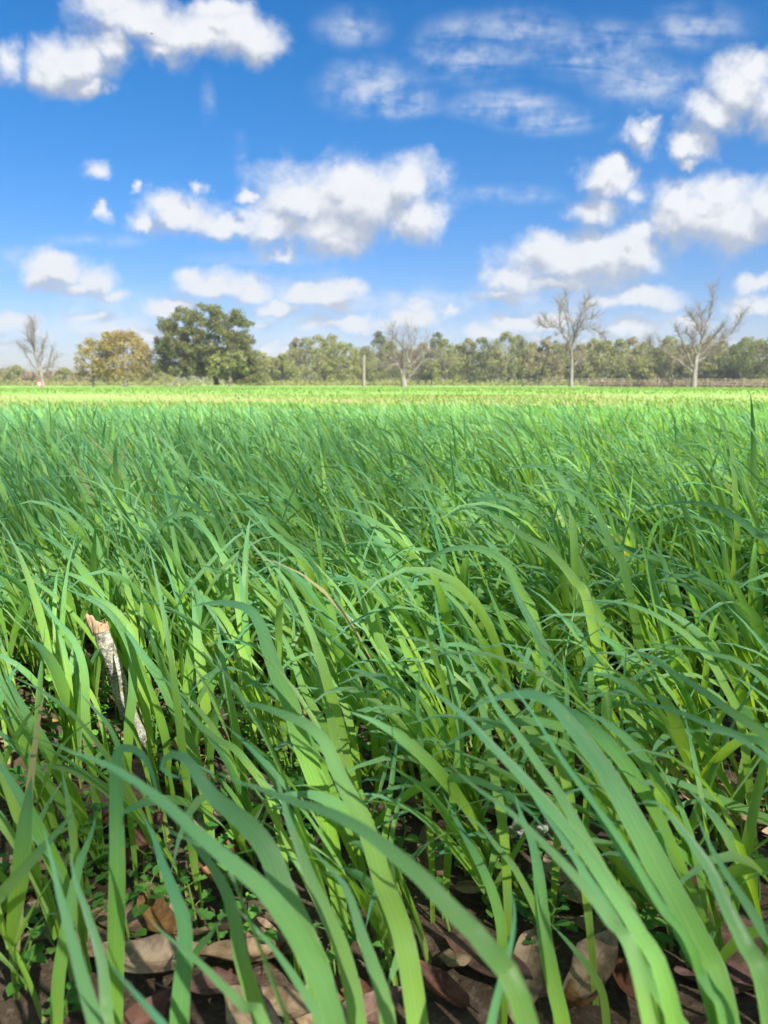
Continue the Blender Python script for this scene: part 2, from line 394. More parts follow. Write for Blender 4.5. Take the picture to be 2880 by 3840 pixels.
HAZE = 0.0005
def haze():
    v = np.array([(x, y, z) for z in (-2.6, 22) for y in (-480, 520) for x in (-480, 480)], float)
    f = np.array([(0, 2, 3, 1), (4, 5, 7, 6), (0, 1, 5, 4), (2, 6, 7, 3), (0, 4, 6, 2), (1, 3, 7, 5)])
    m, n, out = new_mat('air_haze'); pv = n.node('ShaderNodeVolumePrincipled')
    pv.inputs['Color'].default_value = (.86, .93, 1, 1); pv.inputs['Density'].default_value = HAZE; pv.inputs['Anisotropy'].default_value = .2
    n.l.new(pv.outputs[0], out.inputs['Volume'])
    o = mesh_obj('haze', v, f, m, smooth=False); tag(o, 'thin pale air over the field', 'haze', kind='stuff')
haze()

# ---------------------------------------------------------------- tubes, branches, crowns
def tube(pts, rr, n=6, cap=True):
    pts = np.asarray(pts, float); rr = np.asarray(rr, float)
    T = np.gradient(pts, axis=0); T /= np.linalg.norm(T, axis=1, keepdims=True) + 1e-9
    ref = np.array([1., 0, 0]) if abs(T[0][0]) < .8 else np.array([0, 1., 0])
    V_ = []
    u = np.cross(T[0], ref); u /= np.linalg.norm(u)
    for p, t, r in zip(pts, T, rr):
        u = u - t * u.dot(t); u /= np.linalg.norm(u) + 1e-9; v = np.cross(t, u)
        a = np.arange(n) * 2 * math.pi / n
        V_.append(p + r * (np.cos(a)[:, None] * u + np.sin(a)[:, None] * v))
    V_ = np.concatenate(V_); k = len(pts)
    i = np.arange(k * n).reshape(k, n); j = np.roll(i, -1, 1)
    F = np.stack([i[:-1], j[:-1], j[1:], i[1:]], -1).reshape(-1, 4)
    return V_, F
class Acc:
    def __init__(s): s.v = []; s.f = []; s.n = 0; s.uv = []; s.r = []
    def add(s, v, f, uv=None, r=None):
        s.v.append(v); s.f.append(np.asarray(f) + s.n); s.n += len(v)
        s.uv.append(uv if uv is not None else np.zeros((len(v), 2)))
        s.r.append(r if r is not None else np.full(len(v), R.random()))
    def obj(s, name, mat, parent=None, loc=None, smooth=True):
        f3 = [f for f in s.f if f.shape[1] == 3]; f4 = [f for f in s.f if f.shape[1] == 4]
        fl = ([np.concatenate(f3)] if f3 else []) + ([np.concatenate(f4)] if f4 else [])
        return mesh_obj(name, np.concatenate(s.v), fl, mat, parent, np.concatenate(s.uv), {'rnd': np.concatenate(s.r)}, smooth, loc)
def grow(acc, p, d, length, r, level, rng, maxlevel=3, up=.25, spread=.65, sides=4):
    """a wandering branch with its side branches"""
    n = 5 if level < maxlevel else 3; pts = [p]; q = p.copy(); dd = d.copy()
    for _ in range(n):
        dd = dd + rng.normal(0, .16, 3) + np.array([0, 0, up * .25]); dd /= np.linalg.norm(dd)
        q = q + dd * length / n; pts.append(q.copy())
    rr = np.linspace(r, r * (.35 if level < maxlevel else .3), n + 1)
    acc.add(*tube(pts, rr, sides if level < 2 else 3))
    if level >= maxlevel: return
    k = int(rng.integers(4, 7))
    for j in range(k):
        t = rng.uniform(.25, 1.0); i = min(int(t * n), n - 1)
        bp = pts[i] + (pts[i + 1] - pts[i]) * (t * n - i)
        bd = pts[i + 1] - pts[i]; bd /= np.linalg.norm(bd)
        bd = bd + rng.normal(0, spread, 3); bd[2] += up * .4; bd /= np.linalg.norm(bd)
        grow(acc, bp, bd, length * rng.uniform(.45, .7), r * (1 - t * .6) * .5, level + 1, rng, maxlevel, up, spread, sides)
def leaf_cards(centres, radii, per, size, rng, flat=.0):
    """leaf-sized faces over the shells of many small clumps"""
    N = len(centres) * per
    c = np.repeat(centres, per, 0); rr = np.repeat(radii, per)
    d = rng.normal(size=(N, 3)); d /= np.linalg.norm(d, axis=1, keepdims=True); d[:, 2] *= .85
    p = c + d * (rr * rng.uniform(.45, 1.08, N))[:, None]
    nrm = d + rng.normal(0, .55, (N, 3)); nrm /= np.linalg.norm(nrm, axis=1, keepdims=True)
    a = np.cross(nrm, rng.normal(size=(N, 3))); a /= np.linalg.norm(a, axis=1, keepdims=True); b = np.cross(nrm, a)
    s = size * rng.uniform(.6, 1.35, N)[:, None]
    v = np.stack([p - a * s, p - b * s * .5 + nrm * s * .12, p + a * s, p + b * s * .5 + nrm * s * .12], 1).reshape(-1, 3)
    f = np.arange(N * 4).reshape(-1, 4)
    clump = np.repeat(rng.random(len(centres)), per) * .7 + rng.random(N) * .3
    return v, f, np.repeat(clump, 4)
def far_at(px, Y):
    """ground point seen at source column px, Y metres out"""
    zd = Y * CP + CAM_H * SP; x = (px - 1440) / FPX * zd
    return np.array([x, Y, float(tz(x, Y))])
def far_h(py, Y):
    return CAM_H + Y * math.tan(math.atan((1920 - py) / FPX) - PITCH)
K = 2880 / 1659

def leafy_tree(name, base, height, width, mat, label, group=None, seed=0, kind='round', size=.26, clumps=70, per=34, trunk_r=.25, bark=None, skirt=.08, cat='tree'):
    rng = np.random.default_rng(seed)
    root = empty(name, base); tag(root, label, cat, group)
    H_, W_ = height, width / 2
    t = Acc(); top = np.array([rng.normal(0, .2), rng.normal(0, .2), H_ * .72])
    pts = [np.array([0, 0, -.15]), np.array([rng.normal(0, .1), 0, H_ * .2]), top * .6, top]
    t.add(*tube(pts, [trunk_r * 1.25, trunk_r, trunk_r * .6, trunk_r * .15], 8))
    for _ in range(7):
        a = rng.uniform(0, 6.28); h = rng.uniform(.18, .5) * H_
        grow(t, np.array([0, 0, h]), np.array([math.cos(a), math.sin(a), .6]) / 1.17, W_ * .75, trunk_r * .45, 2, rng, 3)
    t.obj('trunk', bark or M_bark, root)
    C_ = []; Rr = []
    for _ in range(clumps * 6):
        if len(C_) >= clumps: break
        u = rng.uniform(skirt, 1.0); a = rng.uniform(0, 6.28)
        if kind == 'round': env = math.sqrt(max(0, 1 - ((u - .46) / .56) ** 2))
        elif kind == 'cone': env = (1 - u) ** .7 * .95 + .08
        elif kind == 'column': env = min(1, (1 - u) * 2.6 + .08) * (.85 + .15 * math.sin(u * 9 + seed))
        else: env = min(1, (1 - u) * 1.8 + .12)
        lump = 1 + .17 * math.sin(3 * a + seed) + .12 * math.sin(7 * a + u * 9 + seed * 2)
        rad_ = W_ * env * lump * math.sqrt(rng.uniform(.25, 1))
        rc = W_ * rng.uniform(.15, .27) * (.6 + .4 * env)
        C_.append([rad_ * math.cos(a), rad_ * math.sin(a) * .85, u * H_ - rc * .5]); Rr.append(rc)
    v, f, r_ = leaf_cards(np.array(C_), np.array(Rr), per, size, rng)
    m_ = v[:, 2] < .02; v[m_, 2] = .02 + rng.uniform(0, .05, m_.sum())
    mesh_obj('crown', v, f, mat, root, np.zeros((len(v), 2)), {'rnd': r_}, smooth=False)
    return root

# ---- the big green oak, its lobes placed one by one
def big_oak():
    Y = 112; b = far_at(800, Y); root = empty('oak_tree', b)
    tag(root, 'large round dark green oak, the biggest tree, beyond the field left of centre', 'tree')
    rng = np.random.default_rng(5)
    def rel(x, y, dy=0):   # crop pixel of the 560..1160 x 1100..1500 window
        sx, sy = 560 + x * .3617, 1100 + y * .3617
        return np.array([(sx - 800) / FPX * Y * CP, dy, far_h(sy, Y) - b[2]])
    t = Acc()
    t.add(*tube([rel(700, 950), rel(690, 880), rel(640, 790), rel(600, 640), rel(560, 450)], [.42, .34, .3, .22, .08], 8))
    for (x, y) in ((300, 400), (450, 300), (650, 250), (800, 300), (250, 600), (930, 450), (500, 480), (850, 620)):
        e = rel(x, y, rng.normal(0, 2)); s0 = rel(640, 790); m0 = (s0 + e) / 2 + rng.normal(0, .5, 3)
        t.add(*tube([s0, m0, e], [.2, .13, .04], 5)); grow(t, e, np.array([0, 0, 1.]), 1.5, .05, 2, rng)
    t.obj('trunk', M_bark, root)
    L = [(230,330,75,70),(380,240,75,60),(300,390,90,70),(520,270,80,70),(450,400,95,80),(680,170,80,60),(780,240,95,75),(700,330,80,60),(810,380,100,80),
         (950,290,80,60),(1050,330,40,30),(1010,470,85,80),(900,480,100,80),(620,450,90,60),(540,560,110,80),(350,500,110,80),(170,500,80,60),(150,620,75,75),
         (260,590,80,60),(400,620,110,80),(140,740,60,90),(330,760,90,70),(470,720,100,80),(600,660,90,70),(560,780,90,60),(760,600,110,80),(700,720,90,80),
         (850,700,100,80),(980,620,110,80),(1080,680,80,80),(950,780,110,90),(1080,800,80,90),(830,810,90,60),(460,810,80,50),(310,820,70,40),(700,820,80,50),
         (1130,870,60,70),(1000,880,90,60),(880,880,80,50),(900,560,60,60),(640,560,60,50),(480,180,30,30),(870,190,35,30),(960,210,25,30),(350,180,30,30)]
    C_ = []; Rr = []
    for (x, y, rx, ry) in L:
        k = max(3, int(rx * ry / 300))
        for _ in range(k):
            for lay in (0,):
                q = rng.normal(0, .5, 2); q = q / max(1, np.linalg.norm(q) / .85)
                dxm = rng.uniform(-1, 1); dep = dxm * 5.2 * math.sqrt(max(0.08, 1 - ((x - 620) / 560) ** 2))
                C_.append(rel(x + q[0] * rx, y + q[1] * ry, dep)); Rr.append(rng.uniform(.45, .85))
    C_ = np.array(C_); Rr = np.array(Rr)
    v, f, r_ = leaf_cards(C_, Rr, 80, .15, rng)
    v[:, 2] = np.maximum(v[:, 2], .05)
    mesh_obj('crown', v, f, M_oak, root, np.zeros((len(v), 2)), {'rnd': r_}, smooth=False)
big_oak()

G_w = 'trees of the woodland edge beyond the field'
leafy_tree('oak_tree', far_at(862, 108), far_h(1390, 108) + 3.2, 6.5, M_fresh, 'small pale-trunked tree standing in front of the big oak, right of its dark trunk', seed=3, clumps=60, per=50, size=.17, trunk_r=.2, bark=M_bare, skirt=.40)
leafy_tree('golden_tree', far_at(470, 112), far_h(1236, 112) + .2, 9.2, M_gold, 'golden-brown leaved tree with pale trunks, left of the big oak', seed=11, clumps=150, per=60, size=.17, trunk_r=.26, bark=M_bare, skirt=.24)
leafy_tree('golden_tree', far_at(350, 113), far_h(1262, 113), 5.8, M_gold, 'smaller sparse golden-brown tree, left neighbour of the larger golden one', seed=12, clumps=70, per=45, size=.15, trunk_r=.16, bark=M_bare, skirt=.26)
# woodland: (display x, display top y, width m, Y, kind, material, label or None)
WL = [
 (8,800,9,190,'loose',M_wood_brown),(38,798,8,185,'loose',M_wood_green),(66,806,7,180,'loose',M_wood_brown),(108,805,8,185,'loose',M_wood_brown),
 (140,803,7,180,'loose',M_wood_green),(168,808,7,175,'loose',M_wood_brown),(200,806,6,170,'loose',M_wood_brown),(232,800,5,168,'round',M_wood_dark),(300,800,8,170,'loose',M_wood_green),(335,790,9,170,'loose',M_wood_green),
 (562,768,7,150,'round',M_wood_green),(586,775,9,165,'loose',M_wood_brown),(612,770,8,150,'cone',M_fresh),(640,745,7,175,'loose',M_wood_brown),
 (662,738,10,165,'loose',M_wood_green),(690,733,10,162,'column',M_wood_green),(716,738,9,168,'loose',M_wood_green),(740,748,8,160,'round',M_fresh),(764,768,6,170,'loose',M_wood_brown),
 (790,762,7,176,'loose',M_wood_green),(818,727,9,165,'column',M_wood_dark),(842,745,8,160,'loose',M_wood_green),(880,760,9,172,'round',M_wood_green),(912,750,9,170,'loose',M_wood_brown),
 (943,727,7,165,'cone',M_wood_dark),(960,742,8,160,'column',M_wood_green),(986,752,8,166,'loose',M_fresh),(1012,740,8,164,'column',M_wood_green),(1038,738,9,162,'column',M_wood_dark),
 (1066,755,7,170,'loose',M_wood_brown),(1090,727,10,160,'column',M_wood_green),(1118,738,8,164,'loose',M_wood_dark),(1146,748,8,160,'loose',M_wood_green),(1172,742,8,158,'loose',M_wood_brown),
 (1198,745,8,160,'column',M_wood_green),(1222,748,8,162,'loose',M_wood_brown),(1252,748,8,160,'loose',M_wood_brown),(1280,740,9,158,'column',M_wood_green),(1306,744,9,156,'loose',M_wood_green),
 (1334,742,9,156,'column',M_wood_green),(1362,744,8,158,'loose',M_wood_brown),(1390,745,9,152,'loose',M_wood_green),(1416,758,8,154,'round',M_wood_dark),(1442,742,9,150,'loose',M_wood_green),
 (1470,750,8,148,'loose',M_wood_brown),(1500,755,9,150,'round',M_wood_dark),(1528,738,9,142,'loose',M_wood_green),(1556,746,8,144,'column',M_wood_green),(1584,752,8,140,'loose',M_wood_dark),
 (1606,745,8,140,'loose',M_wood_green),(1632,742,8,136,'column',M_wood_green),(1658,722,11,132,'round',M_wood_dark),(1690,735,9,134,'loose',M_wood_green),
 (-20,795,9,185,'loose',M_wood_green),(-60,790,9,180,'loose',M_wood_brown),(1725,730,9,134,'loose',M_wood_green),(1765,740,9,132,'column',M_wood_green)]
NAMES = {M_wood_brown: 'brown_tree', M_wood_green: 'woodland_tree', M_wood_dark: 'cedar_tree', M_fresh: 'young_tree'}
LBL = {M_wood_brown: 'brownish half-bare tree in the woodland edge beyond the green field',
       M_wood_green: 'olive green tree in the woodland edge beyond the green field',
       M_wood_dark: 'darker evergreen tree in the woodland edge beyond the green field',
       M_fresh: 'bright yellow-green young tree at the foot of the woodland edge'}
SPECIAL = {(818, 727): 'dark tall evergreen tree just right of the pale pole in the woodland edge',
           (943, 727): 'narrow pointed dark evergreen just right of the pale middle bare tree',
           (1658, 722): 'tall dark evergreen where the woodland meets the right edge of the view',
           (690, 733): 'tallest olive tree between the big oak and the pale pole',
           (232, 800): 'low dark round tree under the golden tree',
           (612, 770): 'small cone-shaped yellow-green tree just right of the big oak',
           (1090, 727): 'tall olive tree midway between the two middle bare trees'}
MARKS = [(-200, 'far left bare tree', 1), (88, 'grey bare tree', 0), (270, 'large golden tree', 0), (445, 'big round oak', 0), (785, 'pale pole', 0), (870, 'squat bare tree', 0),
         (1232, 'mistletoe bare tree', 0), (1497, 'sweeping bare tree', 0), (1659, 'right edge of the view', 0)]
ORD = ['first', 'second', 'third', 'fourth', 'fifth', 'sixth', 'seventh', 'eighth', 'ninth', 'tenth', 'eleventh', 'twelfth']
LOOK = {M_wood_brown: 'brownish half-bare woodland tree', M_wood_green: 'olive green woodland tree', M_wood_dark: 'darker evergreen woodland tree', M_fresh: 'yellow-green young tree'}
WHERE = {}; seen_ = {}
for (x, ty, wd, Y, kd, mt) in sorted(WL):
    if x < 88: key = ('left of the grey bare tree', mt)
    elif x > 1659: key = ('beyond the right edge', mt)
    else:
        m_ = [q for q in MARKS if q[0] <= x][-1]; key = ('right of the ' + m_[1], mt)
    seen_[key] = seen_.get(key, 0) + 1
    WHERE[(x, ty)] = ORD[seen_[key] - 1] + ' ' + LOOK[mt] + ' ' + key[0]
for i, (x, ty, wd, Y, kd, mt) in enumerate(WL):
    ty0 = ty; b = far_at(x * K, Y)
    if i % 3 == 1 and kd == 'loose': kd = 'cone'; ty -= 6
    lb = SPECIAL.get((x, ty0)); grp = None if lb else G_w
    leafy_tree(NAMES[mt], b, max(1.5, far_h(ty * K, Y) - b[2]) * 1.10, wd * 1.12, mt, lb or WHERE[(x, ty0)], grp or G_w, seed=40 + i, kind=kd, size=.195, clumps=100, per=48, trunk_r=.2, skirt=.0)
# second row, shrubs closing the wood behind
def wood_mass():
    rng = np.random.default_rng(9); C_ = []; Rr = []
    for _ in range(1300):
        x = rng.uniform(-130, 130); y = 205 + rng.uniform(-8, 10) - .18 * x
        hmax = 3.6 if x < -48 else 9.0
        if x < -25 and x > -62: hmax = 5
        C_.append([x, y, rng.uniform(.3, 1) ** 1.3 * hmax - .5]); Rr.append(rng.uniform(.9, 1.7))
    v, f, r_ = leaf_cards(np.array(C_), np.array(Rr), 20, .4, rng)
    o = mesh_obj('far_woods', v, f, M_wood_green, None, np.zeros((len(v), 2)), {'rnd': r_}, smooth=False)
    tag(o, 'low continuous mass of far woodland closing the view behind the single trees', 'woods', kind='stuff')
wood_mass()
def scrub():
    rng = np.random.default_rng(19); C_ = []; Rr = []
    for _ in range(900):
        px = rng.uniform(-200, 3000); Y = rng.uniform(128, 150) if px > 900 else rng.uniform(150, 165)
        if px > 2200: Y = rng.uniform(116, 126)
        b = far_at(px, Y); C_.append([b[0], b[1], b[2] + rng.uniform(.1, .55)]); Rr.append(rng.uniform(.5, 1.1))
    v, f, r_ = leaf_cards(np.array(C_), np.array(Rr), 22, .2, rng); v[:, 2] = np.maximum(v[:, 2], -.3)
    o = mesh_obj('undergrowth', v, f, M_wood_green, None, np.zeros((len(v), 2)), {'rnd': r_}, smooth=False)
    tag(o, 'scrubby undergrowth along the foot of the woodland edge', 'undergrowth', kind='stuff')
scrub()

# ---- bare trees
def bare_tree(label, Y, win, sc, trunk, limbs, r0, seed, tangle=1.0, mistletoe=(), twig_r=.02, spread=.7, cnt=(6, 9)):
    rng = np.random.default_rng(seed)
    sx = lambda p: (win[0] + p[0] * sc, win[1] + p[1] * sc)
    bx, by = sx(trunk[0]); b = far_at(bx, Y); root = empty('bare_tree', b); tag(root, label, 'tree')
    def w3(p, dep=0.0):
        x, y = sx(p); return np.array([(x - bx) / FPX * (Y * CP), dep, far_h(y, Y) - b[2]])
    t = Acc(); tp = [w3(p) for p in trunk]; tp[0][2] = -.15
    t.add(*tube(tp, np.linspace(r0, r0 * .62, len(tp)), 9)); t.obj('trunk', M_bare, root)
    lm = Acc(); tw = Acc()
    for L in limbs:
        dep = rng.normal(0, 1.1); n = len(L)
        P_ = [w3(p, dep * (i / (n - 1)) ** 1.2) for i, p in enumerate(L)]
        # finer, slightly crooked
        Q = []
        for a, c in zip(P_[:-1], P_[1:]):
            for s in (0, .33, .66): Q.append(a + (c - a) * s + (rng.normal(0, .07, 3) if s else 0))
        Q.append(P_[-1]); m_ = len(Q)
        rr = np.linspace(r0 * .36, .022, m_)
        one = Acc(); one.add(*tube(Q, rr, 6)); one.obj('limb', M_bare, root)
        for i in range(1, m_):
            for _ in range(int(rng.integers(*cnt))):
                bd = Q[i] - Q[i - 1]; bd /= np.linalg.norm(bd)
                bd = bd + rng.normal(0, spread, 3); bd[2] += .25; bd /= np.linalg.norm(bd)
                grow(tw, Q[i], bd, rng.uniform(.7, 1.9) * tangle, twig_r * 1.4, 2, rng, 3, .2, .6)
    tw.obj('twigs', M_twig, root)
    if mistletoe:
        v, f, r_ = leaf_cards(np.array([w3(p) for p in mistletoe]), np.full(len(mistletoe), .38), 40, .09, rng)
        mo = mesh_obj('mistletoe', v, f, M_wood_dark, root, np.zeros((len(v), 2)), {'rnd': r_}, smooth=False)
        mo['label'] = 'green mistletoe clumps high in the bare branches'
w3win = (1900, 1050)
bare_tree('bare spreading tree far right, one long limb sweeping up to the right', 101, w3win, .59,
          [(1185, 692), (1187, 620), (1190, 560), (1192, 480)],
          [[(1192,490),(1220,380),(1215,260),(1205,190)],[(1215,400),(1240,300),(1262,220),(1275,130),(1275,50)],[(1218,350),(1180,285),(1140,255),(1105,222)],
           [(1182,560),(1135,470),(1095,370),(1065,310)],[(1180,585),(1120,545),(1050,500),(980,460),(945,400)],[(1190,500),(1250,440),(1330,395),(1400,345),(1440,275),(1465,220)],
           [(1195,520),(1280,480),(1340,440)],[(1190,470),(1160,400),(1170,330)],[(1200,520),(1260,500),(1330,430),(1380,330)],[(945,450),(900,420),(880,390)],[(1215,400),(1290,360),(1330,300)],[(1200,480),(1185,380),(1165,330)]],
          .42, 21, .95, spread=.6)
bare_tree('bare slender-trunked tree with mistletoe clumps, right of centre', 106, w3win, .59,
          [(408, 680), (409, 600), (408, 540), (402, 450)],
          [[(402,450),(350,360),(290,300),(220,250)],[(405,460),(420,340),(385,210),(370,90)],[(408,450),(440,290),(500,190),(560,150)],[(355,370),(322,250),(332,130)],
           [(410,540),(460,510),(500,490)],[(440,330),(510,295),(560,330),(590,355)],[(405,480),(370,470),(370,440)],[(425,350),(450,240),(470,170),(500,110)],[(400,440),(380,330),(350,220),(300,150)],
           [(405,440),(430,330),(470,260),(530,230)],[(290,300),(230,290),(200,270)]],
          .30, 22, .9, mistletoe=[(330,165),(335,150),(250,372),(260,365),(444,262),(300,340)], spread=.6)
w4 = (1100, 1150)
bare_tree('pale squat bare tree with a thick forked trunk and fine twigs, near the middle', 108, w4, .5425,
          [(765, 548), (762, 515), (757, 470)],
          [[(757,480),(735,430),(700,370),(682,260),(690,140)],[(760,480),(800,400),(820,300),(850,180)],[(775,525),(830,460),(880,390),(960,330),(1010,320)],
           [(745,440),(700,400),(650,400),(590,420)],[(752,450),(750,330),(760,200)],[(790,420),(860,360),(900,300),(920,230)],[(735,430),(690,370),(620,320),(580,330)],[(800,390),(780,300),(720,240),(660,170)],[(762,470),(770,350),(800,260),(790,150)]],
          .50, 23, 1.0, twig_r=.016, spread=.8, cnt=(7, 10))
w1 = (0, 1150)
bare_tree('grey bare tree with an oval tangle of branches, far left', 120, w1, .3617,
          [(450, 825), (435, 700), (425, 630), (385, 500)],
          [[(385,500),(365,400),(335,270),(330,150)],[(385,490),(420,340),(435,190)],[(432,650),(480,500),(520,380)],[(460,770),(540,600),(600,440)],[(440,740),(340,600),(260,440)],[(385,500),(310,450),(250,420)],
           [(380,450),(370,300),(380,170)],[(410,560),(450,450),(480,330)],[(365,400),(310,320),(290,220)],[(425,640),(520,620),(560,520)]],
          .30, 24, .95, twig_r=.014, spread=.65, cnt=(7, 10))

# ---- pole, fence, marker, broken branch at the far side of the field
def far_things():
    Y = 118; b = far_at(1364, Y); root = empty('utility_pole', b); tag(root, 'plain pale wooden pole standing before the woodland', 'pole')
    h = far_h(1332, Y) - b[2]
    a = Acc(); a.add(*tube([(0, 0, -.2), (0, 0, h * .5), (.03, 0, h)], [.30, .27, .24], 10)); a.obj('shaft', M_wood, root)
    a = Acc(); a.add(*tube([(.03, 0, h), (.03, 0, h + .03), (.03, 0, h + .05)], [.25, .22, .02], 10)); a.obj('cap', M_wood, root)
    # fence
    f0 = far_at(1960, 112); f1 = far_at(2990, 104); root = empty('field_fence', f0); tag(root, 'long low post and rail fence at the right end of the field', 'fence')
    n = 16; post = None
    for i in range(n + 1):
        q = f0 + (f1 - f0) * i / n; q[2] = float(tz(q[0], q[1])); rel = q - f0
        if post is None:
            a = Acc(); a.add(*tube([(0, 0, -.3), (0, 0, .6), (0, 0, 1.25), (0, 0, 1.3)], [.11, .10, .095, .03], 8)); post = a.obj('post', M_wood, root); o = post
        else:
            o = post.copy(); COL.objects.link(o); o.parent = root
        o.location = rel; o.rotation_euler = (rad(R.normal(0, 2)), rad(R.normal(0, 2)), R.random() * 6); o.scale = (1, 1, R.uniform(.9, 1.1))
    for k, hh in enumerate((.35, .72, 1.08)):
        for i in range(n):
            p, q = (f0 + (f1 - f0) * (i + s) / n for s in (.0, 1.)); 
            a = Acc(); pr = p - f0 + np.array([0, -.1, hh + float(tz(p[0], p[1])) - p[2]]); qr = q - f0 + np.array([0, -.1, hh + float(tz(q[0], q[1])) - q[2] + R.normal(0, .02)])
            a.add(*tube([pr, (pr + qr) / 2 + np.array([0, 0, -.015]), qr], [.05, .05, .05], 4)); a.obj('rail', M_wood, root)
    # dry grass strip behind the fence
    C_ = []; 
    for _ in range(260):
        q = f0 + (f1 - f0) * R.uniform(.28, 1) + np.array([0, R.uniform(1.5, 5), 0]); C_.append([q[0], q[1], float(tz(q[0], q[1])) + R.uniform(.1, .5)])
    v, f, r_ = leaf_cards(np.array(C_), R.uniform(.4, .8, len(C_)), 16, .22, R)
    v[:, 2] = np.maximum(v[:, 2], -.4)
    M_dry = tree_mat('dry_grass', (.20, .15, .10), (.30, .23, .15), (.22, .15, .11))
    tag(mesh_obj('dry_grass', v, f, M_dry, None, np.zeros((len(v), 2)), {'rnd': r_}, smooth=False), 'pale dry grass behind the field fence', 'grass', kind='stuff')
    # round red and white marker
    Y = 95; b = far_at(150, Y); root = empty('marker_sign', b); tag(root, 'small round red and white marker at the field edge, far left', 'sign')
    M_red = simple('red_paint', (.55, .05, .05), (.62, .09, .08), 3, .5); M_wh = simple('white_paint', (.75, .74, .72), (.8, .8, .78), 3, .5)
    a = Acc(); a.add(*tube([(0, .03, -.1), (0, .03, .5)], [.03, .03], 6)); a.obj('post', M_wood, root)
    def disc(r, y0, y1):
        ang = np.arange(20) * 2 * math.pi / 20; vs = [(0, y0, .55)] + [(r * math.cos(t), y0, .55 + r * math.sin(t)) for t in ang] + [(r * math.cos(t), y1, .55 + r * math.sin(t)) for t in ang] + [(0, y1, .55)]
        f3 = [(0, 1 + (i + 1) % 20, 1 + i) for i in range(20)] + [(41, 21 + i, 21 + (i + 1) % 20) for i in range(20)]; f4 = [(1 + i, 1 + (i + 1) % 20, 21 + (i + 1) % 20, 21 + i) for i in range(20)]
        return np.array(vs), [np.array(f3), np.array(f4)]
    v, f = disc(.33, -.02, .02); mesh_obj('disc', v, f, M_red, root, smooth=False)
    v, f = disc(.17, -.028, -.021); mesh_obj('centre', v + np.array([-.05, 0, -.04]), f, M_wh, root, smooth=False)
    # fallen dead branch below the oak
    b = far_at(662, 106); root = empty('fallen_branch', b); tag(root, 'pale fallen branch propped in a V below the left side of the big oak', 'branch')
    for P_, r in (([(-.9, 0, 0), (-.3, .1, .7), (.4, 0, 1.5)], .16), ([(.35, 0, 0), (.2, .1, .7), (.45, .1, 1.6)], .1)):
        a = Acc(); a.add(*tube(P_, [r, r * .8, r * .35], 6)); a.obj('limb', M_bare, root)
    a = Acc(); grow(a, np.array([.4, 0, 1.4]), np.array([.4, 0, .9]), .9, .05, 2, R); a.obj('twigs', M_twig, root)
far_things()

# ---- the spreading oak behind the camera whose crown shades the near wheat (out of frame)
SHADE_N = 175
def shade_oak():
    rng = np.random.default_rng(77)
    base = np.array([5.9, -8.5, 0.0]); root = empty('oak_tree', base); tag(root, 'tall live oak behind the viewpoint that shades the near grass', 'tree')
    t = Acc(); t.add(*tube([(0, 0, -.2), (0, 0, 1.2), (.1, .1, 3.4), (0, 0, 5.6), (.1, 0, 9)], [.5, .38, .33, .28, .12], 12))
    for i in range(7):
        a = i * 2 * math.pi / 7 + rng.normal(0, .15); el = rng.uniform(.3, 1.0)
        d = np.array([math.cos(a) * math.cos(el), math.sin(a) * math.cos(el), math.sin(el)])
        P_ = [np.array([0, 0, rng.uniform(4.2, 6.4)])]
        for s in range(5): P_.append(P_[-1] + d * .95 + rng.normal(0, .2, 3)); d = d + np.array([0, 0, .05]); d /= np.linalg.norm(d)
        t.add(*tube(P_, np.linspace(.13, .04, 6), 7))
        for s in range(2, 6): grow(t, P_[s], d + rng.normal(0, .5, 3), 1.5, .03, 2, rng, 3)
    t.obj('trunk', M_bark, root)
    C_ = []; Rr = []
    while len(C_) < SHADE_N:
        d = rng.normal(size=3); d /= np.linalg.norm(d); d *= rng.uniform(.15, 1) ** .4
        C_.append([6.2 * d[0], 5.0 * d[1], 9.0 + 2.6 * d[2]]); Rr.append(rng.uniform(1.0, 1.7))
    v, f, r_ = leaf_cards(np.array(C_), np.array(Rr), 190, .055, rng)
    mesh_obj('crown', v, f, M_shade, root, np.zeros((len(v), 2)), {'rnd': r_}, smooth=False)
shade_oak()
